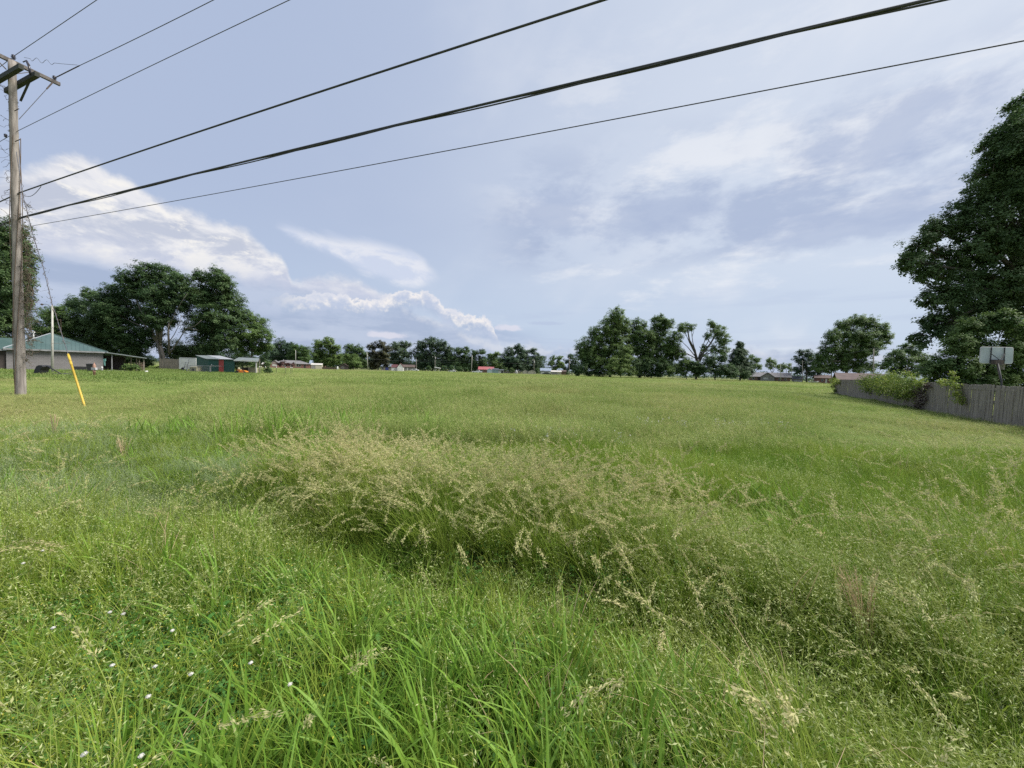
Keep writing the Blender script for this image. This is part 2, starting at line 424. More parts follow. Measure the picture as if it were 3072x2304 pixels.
M['redshingle'] = surf('dark_red_shingles', (0.12, 0.05, 0.055), (0.085, 0.035, 0.04), 0.9, 1, (1, 1, 1), 0.3, 14)
M['redroof'] = surf('red_metal_roof', (0.40, 0.14, 0.145), (0.34, 0.11, 0.12), 0.5, 1)
M['blueroof'] = surf('blue_grey_roof', (0.21, 0.26, 0.34), (0.26, 0.31, 0.38), 0.5, 1)
M['darkroof'] = surf('dark_metal_roof', (0.075, 0.085, 0.10), (0.10, 0.11, 0.125), 0.6, 1)
M['beige'] = surf('beige_siding', (0.49, 0.45, 0.36), (0.42, 0.385, 0.30), 0.7, 1.2)
M['beigeroof'] = surf('pale_beige_roof', (0.56, 0.53, 0.49), (0.48, 0.45, 0.41), 0.6, 1.2)
M['paleblue'] = surf('pale_blue_siding', (0.42, 0.52, 0.54), (0.36, 0.45, 0.47), 0.7, 1.5)
M['tealsiding'] = surf('grey_teal_siding', (0.23, 0.32, 0.33), (0.19, 0.27, 0.28), 0.7, 1.5)
M['greysiding'] = surf('grey_siding', (0.27, 0.255, 0.25), (0.22, 0.21, 0.205), 0.8, 1.5)
M['mauve'] = surf('mauve_siding', (0.36, 0.29, 0.28), (0.30, 0.24, 0.23), 0.8, 1.5)
M['tarp'] = surf('blue_tarp', (0.05, 0.07, 0.28), (0.04, 0.055, 0.22), 0.6, 2)
M['glass'] = surf('dark_window_glass', (0.02, 0.024, 0.03), (0.03, 0.034, 0.04), 0.08, 1, spec=0.7)
M['curtain'] = surf('pale_curtained_window', (0.55, 0.54, 0.52), (0.42, 0.42, 0.42), 0.4, 2)
M['tyre'] = surf('tyre_rubber', (0.02, 0.02, 0.021), (0.03, 0.03, 0.03), 0.8, 5)
M['carwhite'] = surf('white_car_paint', (0.70, 0.71, 0.72), (0.66, 0.67, 0.68), 0.25, 1, spec=0.6)
M['cardark'] = surf('dark_car_paint', (0.05, 0.06, 0.06), (0.04, 0.05, 0.05), 0.25, 1, spec=0.6)
M['board'] = surf('frosted_board', (0.44, 0.50, 0.51), (0.36, 0.42, 0.43), 0.55, 1.4, dirt=(0.28, 0.32, 0.31), dscale=1.2)
M['net'] = surf('old_net_cord', (0.34, 0.32, 0.27), (0.26, 0.24, 0.2), 0.9, 6)
def brickmat(name, a, b, mortar, bw, bh, ms=0.012, bump=0.5):
    m, nt = mat_base(name)
    co = objco(nt)
    s = nt.nodes.new('ShaderNodeSeparateXYZ'); nt.links.new(co.v, s.inputs[0])
    vec = comb(X(s.outputs[0]) + X(s.outputs[1]), X(s.outputs[2]), 0.0)
    br = nt.nodes.new('ShaderNodeTexBrick'); nt.links.new(vec.v, br.inputs['Vector'])
    br.inputs['Color1'].default_value = (*a, 1); br.inputs['Color2'].default_value = (*b, 1); br.inputs['Mortar'].default_value = (*mortar, 1)
    br.inputs['Scale'].default_value = 1.0; br.inputs['Brick Width'].default_value = bw; br.inputs['Row Height'].default_value = bh
    br.inputs['Mortar Size'].default_value = ms; br.inputs['Bias'].default_value = 0.1
    col = colmix(smooth(fbm(co, 0.7, 5, 0.6), 0.45, 0.75) * 0.45, X(br.outputs['Color']), tuple(x * 0.72 for x in a))
    bs = nt.nodes.new('ShaderNodeBsdfPrincipled'); setin(nt, bs, 'Base Color', col); bs.inputs['Roughness'].default_value = 0.9
    bp = nt.nodes.new('ShaderNodeBump'); bp.inputs['Strength'].default_value = bump; bp.inputs['Distance'].default_value = 0.02; bp.invert = True
    nt.links.new(br.outputs['Fac'], bp.inputs['Height']); nt.links.new(bp.outputs[0], bs.inputs['Normal'])
    finish(nt, bs.outputs[0]); return m
M['block'] = brickmat('grey_block_wall', (0.225, 0.212, 0.212), (0.195, 0.185, 0.185), (0.16, 0.152, 0.152), 0.40, 0.20)
M['brick'] = brickmat('red_brick', (0.30, 0.105, 0.085), (0.22, 0.075, 0.065), (0.28, 0.22, 0.2), 0.22, 0.075)
M['brownbrick'] = brickmat('brown_brick', (0.22, 0.12, 0.095), (0.16, 0.09, 0.07), (0.2, 0.16, 0.14), 0.22, 0.075)

# ================================================================== ground
rng = np.random.default_rng(7)
def ground_mat():
    m, nt = mat_base('meadow_soil_and_thatch')
    pos = objco(nt, True)
    s = nt.nodes.new('ShaderNodeSeparateXYZ'); nt.links.new(pos.v, s.inputs[0])
    n1 = fbm(pos, 0.06, 6, 0.6); n2 = fbm(pos, 1.6, 5, 0.6); n3 = fbm(pos, 0.018, 5, 0.6)
    c = colmix(smooth(n1, 0.36, 0.64), (0.135, 0.160, 0.060), (0.195, 0.205, 0.085))
    c = colmix(smooth(n3, 0.45, 0.65) * 0.7, c, (0.14, 0.175, 0.065))
    c = colmix(smooth(n2, 0.5, 0.75) * 0.5, c, (0.06, 0.07, 0.025))
    bs = nt.nodes.new('ShaderNodeBsdfPrincipled'); setin(nt, bs, 'Base Color', c); bs.inputs['Roughness'].default_value = 0.95
    bs.inputs['Specular IOR Level'].default_value = 0.1
    finish(nt, bs.outputs[0]); return m
def ridge(x):
    "front edge of the overgrown bank that crosses the near field"
    return 3.5 - (np.asarray(x, float) + 1.3) * .44 + .13 * np.sin(np.asarray(x, float) * 2.1) + .09 * np.sin(np.asarray(x, float) * 4.7 + 1.0)
def hgt(x, y):
    "gentle unevenness of the field near the photographer"
    x = np.asarray(x, float); y = np.asarray(y, float)
    d = np.exp(-(x * x + y * y) / 40.0 ** 2)
    e = y - ridge(x); w = np.exp(-(np.maximum(np.abs(x + .5) - 3.5, 0) / 1.5) ** 2)
    d = d + 0
    return w * (-.17 * np.exp(-((e + .30) / .42) ** 2) + .07 * np.exp(-((e - .8) / .8) ** 2)) + d * (0.05 * np.sin(x * 0.55 + 1.0) * np.sin(y * 0.42 + 0.4) + 0.03 * np.sin(x * 1.3 + y * 0.9))
def make_ground():
    g = np.concatenate([-np.geomspace(4000, 60, 10), np.linspace(-48, -10.4, 32), np.linspace(-10, 10, 81), np.linspace(10.4, 48, 32), np.geomspace(60, 4000, 10)])
    gx, gy = np.meshgrid(g, g); z = hgt(gx, gy)
    n = len(g); v = np.stack([gx, gy, z], -1).reshape(-1, 3)
    i = np.arange((n - 1) * (n - 1)); r, c = i // (n - 1), i % (n - 1)
    f = np.stack([r * n + c, r * n + c + 1, (r + 1) * n + c + 1, (r + 1) * n + c], -1)
    q = QA(); q.add(v, f, 0.5)
    me = q.mesh('ground', [ground_mat()])
    o = link(bpy.data.objects.new('ground', me)); o['kind'] = 'structure'
make_ground()

# ================================================================== the near utility pole and its wires
PB = pt(63, 1190, 15.7); PB.z = -0.3
PT = pt(36, 183, 15.7)
WD = Vector((1, -0.40, 0)).normalized(); PD = Vector((0.40, 1, 0)).normalized()
def pole_at(z): return PB.lerp(PT, (z - PB.z) / (PT.z - PB.z))
def onplane(px, py, off=0.0):
    "point of the vertical plane through the pole along the wires, at a pixel"
    d = Vector(ray(px, py)); o = Vector((0, 0, EYE)); n = PD
    t = ((PB + PD * off) - o).dot(n) / d.dot(n)
    return o + d * t
up_ = thing('utility_pole', 'tall grey wooden utility pole with crossarms and climbing vine at the left edge', 'utility pole', (PB.x, PB.y, 0))
def loc(v): return Vector(v) - Vector((PB.x, PB.y, 0))
zs = np.linspace(PB.z, PT.z, 40)
rr = [0.155 - 0.046 * i / 39 + rng.normal(0, 0.0025) for i in range(40)]
cen = [loc(pole_at(z)) + Vector((rng.normal(0, .003), rng.normal(0, .003), 0)) for z in zs]
MB().tube(cen, rr, 20).build('shaft', M['pole'], up_, True)
def arm(name, c, d, half0, half1, w, h, mat):
    a, b = c - d * half0, c + d * half1
    return MB().bar(loc(a), loc(b), w, h).build(name, mat, up_)
tipz = pt(192, 250, 16.95)
zc = pole_at(tipz.z)
arm('crossarm', zc - WD * 0.17, PD, 1.25, 1.36, 0.11, 0.13, M['arm'])
z2 = pole_at(12.72)
for sgn in (-1, 1):
    arm('crossarm', z2 + PD * (0.2 * sgn) + Vector((0, 0, -0.02)), WD, 1.3, 1.45, 0.13, 0.17, M['creosote'])
MB().bar(loc(z2 + PD * .2 + WD * .85 - Vector((0, 0, .08))), loc(pole_at(11.95) + PD * .15 + WD * .14), 0.06, 0.03).build('brace', M['creosote'], up_)
MB().bar(loc(z2 + PD * .2 - WD * .85 - Vector((0, 0, .08))), loc(pole_at(11.95) + PD * .15 - WD * .14), 0.06, 0.03).build('brace', M['creosote'], up_)
MB().bar(loc(zc + PD * .62 - WD * .12), loc(pole_at(13.05) + PD * .12 - WD * .1), 0.045, 0.02).build('brace', M['arm'], up_)
MB().bar(loc(zc - PD * .62 - WD * .12), loc(pole_at(13.05) - PD * .12 - WD * .1), 0.045, 0.02).build('brace', M['arm'], up_)
def insulator(p, s=1.0):
    i = MB().lathe([(0.02 * s, 0), (0.06 * s, 0.03 * s), (0.03 * s, 0.06 * s), (0.075 * s, 0.09 * s), (0.035 * s, 0.12 * s), (0.06 * s, 0.15 * s), (0.02 * s, 0.19 * s)], loc(p), 12)
    return i.build('insulator', M['porcelain'], up_, True)
top_ins = PT + Vector((0.06, 0, 0.06)); insulator(top_ins)
tip_ins = zc + PD * 1.2 - WD * .17 + Vector((0, 0, 0.07)); insulator(tip_ins)
insulator(zc - PD * 1.15 - WD * .17 + Vector((0, 0, 0.07)))
# fuse cut-out hanging by the upper arm
fc = pt(80, 200, 15.4)
MB().tube([loc(fc + Vector((0, 0, .22))), loc(fc + Vector((.1, 0, -.02))), loc(fc + Vector((.14, 0, -.3)))], 0.035, 8).build('fuse_cutout', M['porcelain'], up_, True)
MB().tube([loc(fc + Vector((-.14, 0, .17))), loc(fc + Vector((0, 0, .24))), loc(fc + Vector((.12, 0, .05)))], 0.02, 6).build('bracket', M['rust'], up_)
for py, ln in ((330, .30), (422, .34), (583, .2), (655, .2)):
    c = pt(45 + (py - 183) * .027, py, 15.55)
    MB().tube([loc(c - WD * ln * .5), loc(c + WD * ln * .75)], 0.016, 6).build('bolt', M['rust'], up_)
sp = pt(17, 412, 15.6); MB().lathe([(.03, 0), (.055, .03), (.035, .06), (.055, .1), (.03, .13)], loc(sp), 10).build('insulator', M['porcelain'], up_, True)

def sagline(pts, ext0, ext1, rad, off=0.0, n=70):
    "wire in the plane of the pole line through measured points, carried on to the neighbouring spans"
    P = [onplane(px, py, off) for px, py in pts]
    o = PB + PD * off
    s = np.array([(p - o).dot(WD) for p in P]); z = np.array([p.z for p in P])
    k = np.polyfit(s, z, 2)
    k0 = s.min()
    out = []
    if ext0 > 0:
        z0 = np.polyval(k, k0)
        for t in np.linspace(-ext0, 0, 14)[:-1]:
            q = t / 40.0
            out.append(o + WD * (k0 + t) + Vector((0, 0, z0 - 4.0 * 0.7 * (-q) * (1 + q) * 0.9)) - Vector((0, 0, o.z)))
    for t in np.linspace(k0, ext1, n):
        out.append(o + WD * t + Vector((0, 0, np.polyval(k, t) - o.z)))
    return out
def wire(name, label, pts, rad, mat, off=0.0, ext0=0.0, ext1=44.0, group='overhead wires from the near utility pole', cat='cable'):
    L_ = sagline(pts, ext0, ext1, rad, off)
    o = MB().tube(L_, rad, 8).build(name, mat, None, True)
    return tag(o, label, cat, group), L_
wire('power_line', 'thin wire rising from the pole top insulator to the upper left corner', [(45, 166), (150, 95), (290, 0)], 0.010, M['alu'], 0.0, 14, cat='power line')
c2p = [(238, 197), (440, 100), (640, 0)]
c2, c2L = wire('power_line', 'wire fixed by a strain clamp to the right tip of the upper crossarm', c2p, 0.011, M['alu'], 1.2, 0, cat='power line')
wire('power_line', 'thin wire tied to the pole below the dark crossarms', [(55, 392), (417, 215), (868, 0)], 0.009, M['alu'], 0.0, 14, cat='power line')
c4, c4L = wire('telephone_cable', 'black cable crossing the sky above the thicker cable bundle', [(59, 578), (764, 340), (1536, 87), (1814, 0)], 0.021, M['cable'], 0.0, 20)
c5, c5L = wire('cable_bundle', 'thickest lashed black cable bundle crossing the whole sky', [(50, 655), (764, 479), (1536, 292), (2300, 104), (2821, 0)], 0.023, M['cable'], 0.0, 20)
M5 = MB()
for k in range(2):
    M5.tube([p + Vector((0, 0, -0.024 - 0.010 * k)) + PD * (0.016 * math.sin(i * 0.55 + k * 2.2)) + Vector((0, 0, 0.022 * math.cos(i * 0.55 + k * 2.2))) for i, p in enumerate(c5L)], 0.0135, 6)
M5.build('lashed_strand', M['cable'], c5, True)
wire('service_wire', 'thin lowest wire stretching from the vine on the pole to the right edge', [(97, 677), (764, 562), (1536, 415), (2300, 260), (3072, 132)], 0.0085, M['cable'], 0.0, 0)
# strain clamp and pigtail on the crossarm wire
st = MB().tube([tip_ins + Vector((.03, 0, .1)), c2L[0]], 0.02, 6).build('strain_clamp', M['rust'], c2)
a, b = pt(72, 172, 15.8), pt(232, 195, 16.4)
pig = []
for i in range(60):
    t = i / 59
    p = a.lerp(b, t) + Vector((0, 0, -0.05 * math.sin(t * math.pi)))
    p.z += (0.08 * math.sin(t * 34) if 0.12 < t < 0.55 else 0.0)
    pig.append(p)
MB().tube(pig, 0.007, 5).build('pigtail', M['alu'], c2)
ca_, cb_ = c4L[13 + 1], c4L[13 + 4]
lp = [c4L[13].lerp(c4L[16], t) + Vector((0, 0, -0.28 * math.sin(t * math.pi))) for t in np.linspace(0.35, 0.95, 14)]
MB().tube(lp, 0.009, 5).build('drip_loop', M['cable'], c4)
# brace wire behind the crossarm
q0, q1 = pt(160, 245, 16.8), pt(57, 358, 15.85)
bw = MB().tube([q0, q1], 0.011, 6).build('span_wire', M['alu'])
tag(bw, 'short slanting wire from the crossarm tip down to the pole', 'cable')
MB().tube([q0, q0.lerp(q1, 0.2)], 0.024, 8).build('insulator', M['rust'], bw)
# dead-end wires leaving the left of the dark arms
for i, (oy, lz) in enumerate(((-.2, 0), (.2, 0))):
    s0 = z2 + PD * oy - WD * 1.25 + Vector((0, 0, .12))
    # these run off along the other street, away to the left
    d = Vector((-0.6, -0.55, 0)).normalized()
    L_ = [s0 + d * t + Vector((0, 0, -0.6 * (t / 20) * (1 - t / 40))) for t in np.linspace(0, 18, 14)]
    tag(MB().tube(L_, 0.011, 6).build('power_line', M['alu'], None, True), ('upper' if i else 'lower') + ' tap wire leaving the dark crossarms past the left edge', 'power line', 'overhead wires from the near utility pole')

# guy wire with its yellow guard
gpts = [(49, 455, 15.6), (60, 530, 15.4), (72, 600, 15.2), (99, 705, 14.85), (131, 807, 14.5), (156, 910, 14.1), (186, 1005, 13.7), (204, 1062, 13.4), (257, 1228, 12.7)]
G3 = [pt(*p) for p in gpts]
gext = G3[-1] + (G3[-1] - G3[-2]).normalized() * 0.5
guy = MB().tube(G3 + [gext], 0.011, 6).build('guy_wire', M['alu'], None, True)
tag(guy, 'guy wire with a bright yellow guard anchoring the near utility pole', 'guy wire')
MB().tube([G3[-2] + (G3[-1] - G3[-2]) * t for t in (0, 0.03, 0.031, 0.14, 0.141, 1.0, 1.2)], [0.027, 0.029, 0.036, 0.036, 0.031, 0.031, 0.031], 12).build('guard', M['yellow'], guy, True)
MB().tube([G3[-2] + (G3[-1] - G3[-2]) * t for t in (0.145, 0.2)], [0.035, 0.035], 12).build('clamp', M['yellow'], guy)

# ================================================================== fence along the right
FA, FB = gp(2503, 44.6), gp(3072, 13.4)
FD = (FB - FA); FDn = FD.normalized(); FB = FB + FDn * 3.0
FL = (FB - FA).length
FN = Vector((FDn.y, -FDn.x, 0))            # towards the neighbour's yard
if FN.x < 0: FN = -FN
rz = math.atan2(FDn.y, FDn.x)
fence = thing('wooden_fence', 'weathered grey board fence running along the right of the field', 'fence', FA, rz)
bw_ = 0.14; nb = min(285, int(FL / (bw_ + 0.008)))
step = FL / nb
protos = []
for k in range(7):
    r_ = random.Random(k)
    h = 1.70 + r_.uniform(-0.02, 0.02); wv = step - r_.uniform(0.002, 0.008); t = 0.018
    mb = MB()
    n = 6; vs = []; fs = []
    bow = r_.uniform(-0.012, 0.012)
    for i in range(n):
        q = i / (n - 1); dy = bow * math.sin(q * math.pi) + r_.uniform(-.002, .002)
        vs += [(0, dy, h * q), (wv, dy + r_.uniform(-.003, .003), h * q), (wv, dy + t, h * q), (0, dy + t, h * q)]
    vs[-4] = (vs[-4][0], vs[-4][1], h - r_.uniform(0, .04)); vs[-3] = (vs[-3][0], vs[-3][1], h - r_.uniform(0, .04))
    for i in range(n - 1):
        for j in range(4):
            a_, b_ = i * 4 + j, i * 4 + (j + 1) % 4
            fs.append((a_, b_, b_ + 4, a_ + 4))
    fs.append((0, 3, 2, 1)); fs.append(tuple((n - 1) * 4 + j for j in range(4)))
    mb.add(vs, fs)
    me = bpy.data.meshes.new('board'); me.from_pydata(mb.v, [], mb.f); me.update(); me.materials.append(M['greywood']); protos.append(me)
rf = random.Random(5)
for i in range(nb):
    o = bpy.data.objects.new('board', rf.choice(protos)); link(o); o.parent = fence
    sag = 0.05 * math.sin(i * 0.043) + 0.025 * math.sin(i * 0.31)
    o.location = (i * step, rf.uniform(-.006, .006), -0.03 + sag * 0.6 + rf.uniform(-.012, .012))
    o.rotation_euler = (rf.uniform(-.012, .012) + 0.03 * math.sin(i * 0.05), rf.uniform(-.004, .004), rf.uniform(-.02, .02))
side = 1 if (Matrix.Rotation(rz, 3, 'Z') @ Vector((0, 1, 0))).dot(FN) > 0 else -1
for z in (0.35, 0.95, 1.45):
    MB().box(0, FL, side * 0.03 - 0.0 if side > 0 else -0.075, side * 0.03 + 0.045 if side > 0 else -0.03, z, z + .09).build('rail', M['greywood'], fence)
for i in range(int(FL / 2.4) + 1):
    y0 = 0.08 if side > 0 else -0.17
    MB().box(i * 2.4, i * 2.4 + .09, y0, y0 + .09, -0.3, 1.62).build('post', M['greywood'], fence)

# ================================================================== basketball goal behind the fence
gY = 24.0
gc = pt(2990, 1066, gY); bb = thing('basketball_goal', 'white basketball backboard with rim and torn net above the grey fence', 'basketball goal', gp(2968, gY - 0.9), R(-6))
Rm = Matrix.Rotation(R(6), 3, 'Z')
gl = lambda v: Rm @ (Vector(v) - bb.location)
cx = gl(gc).x; cz = gc.z; yb_ = gl(gc).y
hw, hh = 0.90, 0.50
mb = MB(); pr = []
for (sx, sz) in ((1, 1), (-1, 1), (-1, -1), (1, -1)):
    for k in range(4):
        a_ = {(1, 1): 0, (-1, 1): 90, (-1, -1): 180, (1, -1): 270}[(sx, sz)] + k * 30
        pr.append((cx + sx * (hw - .1) + .1 * math.cos(R(a_)), cz + sz * (hh - .1) + .1 * math.sin(R(a_))))
n = len(pr)
mb.add([(x, yb_, z) for x, z in pr] + [(x, yb_ + .04, z) for x, z in pr], [tuple(range(n)), tuple(range(n, 2 * n))[::-1]] + [(i, n + i, n + (i + 1) % n, (i + 1) % n) for i in range(n)])
mb.build('backboard', M['board'], bb)
MB().tube([(x, yb_ + .02, z) for x, z in pr + pr[:1]], 0.024, 6, False).build('frame', M['offwhite'], bb)
for x in (-.38, .38):
    MB().bar((cx + x, yb_ - .05, cz - hh - .02), (cx + x * .95, yb_ - .05, cz + hh), .05, .03).build('upright', M['darktrim'], bb)
MB().bar((cx + .36, yb_ - .09, cz + .1), (cx - .12, yb_ - .35, cz - .32), .045).build('strut', M['darktrim'], bb)
MB().bar((cx - .36, yb_ - .09, cz + .06), (cx - .14, yb_ - .30, cz - .30), .035).build('strut', M['darktrim'], bb)
MB().bar((cx - .40, yb_ - .07, cz - .30), (cx + .40, yb_ - .07, cz - .30), .045).build('crossbar', M['darktrim'], bb)
MB().box(cx - .4, cx + .05, yb_ - .36, yb_ - .12, cz - .58, cz - .32).build('bracket', M['rust'], bb)
MB().tube([(cx - .55, yb_ - .9, -0.3), (cx - .5, yb_ - .85, 1.9), (cx - .22, yb_ - .3, cz - .45)], .04, 10).build('post', M['darktrim'], bb, True)
MB().bar((cx - .42, yb_ - .7, 2.0), (cx - .15, yb_ - .2, cz - .55), .06).build('strut', M['rust'], bb)
rc = Vector((cx + .62, yb_ + .33, cz - .40))
MB().tube([rc + Vector((.228 * math.cos(a), .228 * math.sin(a), 0)) for a in np.linspace(0, 2 * math.pi, 25)], .012, 6, False).build('rim', M['rust'], bb)
nm = MB()
for k in range(12):
    for dirn in (1, -1):
        L_ = []
        for i in range(6):
            q = i / 5; rad = .225 - .10 * q - .03 * math.sin(q * math.pi); a = 2 * math.pi * k / 12 + dirn * q * 1.6
            L_.append(rc + Vector((rad * math.cos(a), rad * math.sin(a), -.46 * q)))
        nm.tube(L_, .011, 4, False)
nm.build('net', M['net'], bb)
# ================================================================== houses, sheds, poles
def zof(px, py, Y): return pt(px, py, Y).z
def house(name, label, cat, px0, px1, Y, ytop, yridge, wall, roof, depth=7.0, ridge='x', over=0.35, wins=(), doors=(), group=None, yaw=None, vents=(), gable=None, thick=0.14, base=None, rpx=None, trim=None):
    """a building whose front spans two columns at distance Y; eave and ridge rows set its heights.
    ridge 'x' runs along the front, 'y' away from it (gable end in front), 'hip', 'shed' slopes to the front"""
    p0, p1 = gp(px0, Y), gp(px1, Y)
    if yaw is None: yaw = -math.degrees(math.atan(((px0 + px1) / 2 - 1536) / F)) * .85
    c_, s_ = math.cos(R(yaw)), math.sin(R(yaw)); k1 = p1.x / p1.y
    W_ = (k1 * Y - p0.x) / (c_ - k1 * s_); h = zof((px0 + px1) / 2, ytop, Y); r = zof(rpx or (px0 + px1) / 2, yridge, Y)
    t = thing(name, label, cat, p0, R(yaw), group)
    w = MB().box(0, W_, 0, depth, -0.3, h)
    if ridge == 'y': w.add([(0, 0, h), (W_, 0, h), (W_ / 2, 0, r - .05), (0, depth, h), (W_, depth, h), (W_ / 2, depth, r - .05)], [(0, 1, 2), (4, 3, 5)])
    if ridge == 'x': w.add([(0, 0, h), (0, depth, h), (0, depth / 2, r - .05), (W_, 0, h), (W_, depth, h), (W_, depth / 2, r - .05)], [(1, 0, 2), (3, 4, 5)])
    if ridge == 'shed': w.add([(0, 0, h), (0, depth, h), (0, depth, r), (W_, 0, h), (W_, depth, h), (W_, depth, r)], [(1, 0, 2), (3, 4, 5), (1, 2, 5, 4)])
    w.build('wall', wall, t)
    m = MB(); o = over
    if ridge == 'x':
        k = (r - h) / (depth / 2); e = h - k * o
        m.slab([(-o, -o, e + thick), (W_ + o, -o, e + thick), (W_ + o, depth / 2, r + thick), (-o, depth / 2, r + thick)], thick)
        m.slab([(-o, depth / 2, r + thick), (W_ + o, depth / 2, r + thick), (W_ + o, depth + o, e + thick), (-o, depth + o, e + thick)], thick)
    elif ridge == 'y':
        k = (r - h) / (W_ / 2); e = h - k * o
        m.slab([(-o, -o, e + thick), (W_ / 2, -o, r + thick), (W_ / 2, depth + o, r + thick), (-o, depth + o, e + thick)], thick)
        m.slab([(W_ / 2, -o, r + thick), (W_ + o, -o, e + thick), (W_ + o, depth + o, e + thick), (W_ / 2, depth + o, r + thick)], thick)
    elif ridge == 'shed':
        k = (r - h) / depth
        m.slab([(-o, -o, h - k * o + thick), (W_ + o, -o, h - k * o + thick), (W_ + o, depth + o, r + k * o + thick), (-o, depth + o, r + k * o + thick)], thick)
    else:
        i = min(W_, depth) / 2; i = min(i, W_ * .45)
        P = [(-o, -o, h), (W_ + o, -o, h), (W_ + o, depth + o, h), (-o, depth + o, h), (i, depth / 2, r), (W_ - i, depth / 2, r)]
        m.add(P + [(x, y, h - .18) for x, y, z in P[:4]], [(0, 1, 5, 4), (1, 2, 5), (2, 3, 4, 5), (3, 0, 4), (0, 6, 7, 1), (1, 7, 8, 2), (2, 8, 9, 3), (3, 9, 6, 0), (9, 8, 7, 6)])
    ro = m.build('roof', roof, t)
    for vx in vents:
        MB().lathe([(.09, 0), (.09, .55), (.17, .56), (.15, .7)], (W_ * vx, depth * .35, h + (r - h) * .75), 8).build('vent_pipe', M['offwhite'], ro)
    for (a, b, z0, z1, *mm) in wins:
        f = B(W_ * a, W_ * b, -.05, .02, h * z0, h * z1).build('window', trim or M['white'], t)
        B(W_ * a + .07, W_ * b - .07, -.07, -.03, h * z0 + .07, h * z1 - .07).build('pane', mm[0] if mm else M['glass'], f)
    for (a, b, z1, *mm) in doors:
        d = B(W_ * a, W_ * b, -.06, .02, 0, h * z1).build('door', mm[0] if mm else M['darkwood'], t)
        B(W_ * b - .16, W_ * b - .10, -.12, -.06, .95, 1.05).build('handle', M['steel'], d)
    if gable: MB().add([(W_ * .04, -.03, h), (W_ * .96, -.03, h), (W_ / 2, -.03, r - .12), (W_ * .04, .01, h), (W_ * .96, .01, h), (W_ / 2, .01, r - .12)], [(0, 1, 2), (5, 4, 3), (0, 3, 4, 1), (1, 4, 5, 2), (2, 5, 3, 0)]).build('gable', gable, t)
    return t, W_, h, r
def pole(label, px, Y, ytop, lean=0.0, r0=.14, r1=.1, mat='farpole', arm=None, lamp=None, can=None, group='utility poles across the field', cat='utility pole', name='utility_pole'):
    b = gp(px, Y); zt = zof(px + lean, ytop, Y); xt = xat(px + lean, Y, zt) - b.x
    t = thing(name, label, cat, b, 0, group)
    MB().tube([(0, 0, -.5), (xt * .5, 0, zt * .5), (xt, 0, zt)], [r0, (r0 + r1) / 2, r1], 10).build('shaft', M[mat], t, True)
    if arm:
        for dz, hl in arm:
            MB().box(xt - hl, xt + hl, -.2, -.1, zt - dz - .12, zt - dz).build('crossarm', M['arm'], t)
            for sx in (-.9, 0.9):
                MB().lathe([(.03, 0), (.07, .06), (.03, .2)], (xt + hl * sx, -.15, zt - dz), 6).build('insulator', M['porcelain'], t)
    if lamp:
        dx, z = lamp
        MB().tube([(xt, 0, zt - z), (xt + dx * .5, -.1, zt - z + .18), (xt + dx, -.2, zt - z + .15)], .03, 6).build('lamp_arm', M['steel'], t)
        MB().lathe([(.05, .16), (.15, .05), (.12, -.1), (.02, -.16)], (xt + dx, -.2, zt - z), 8).build('lamp_head', M['white'], t)
    if can:
        MB().lathe([(.02, -.55), (.22, -.5), (.24, .35), (.2, .42), (.02, .46)], (xt * .85 + (can[0]), -.25, zt - can[1]), 10).build('transformer', M['offwhite'], t)
    return t

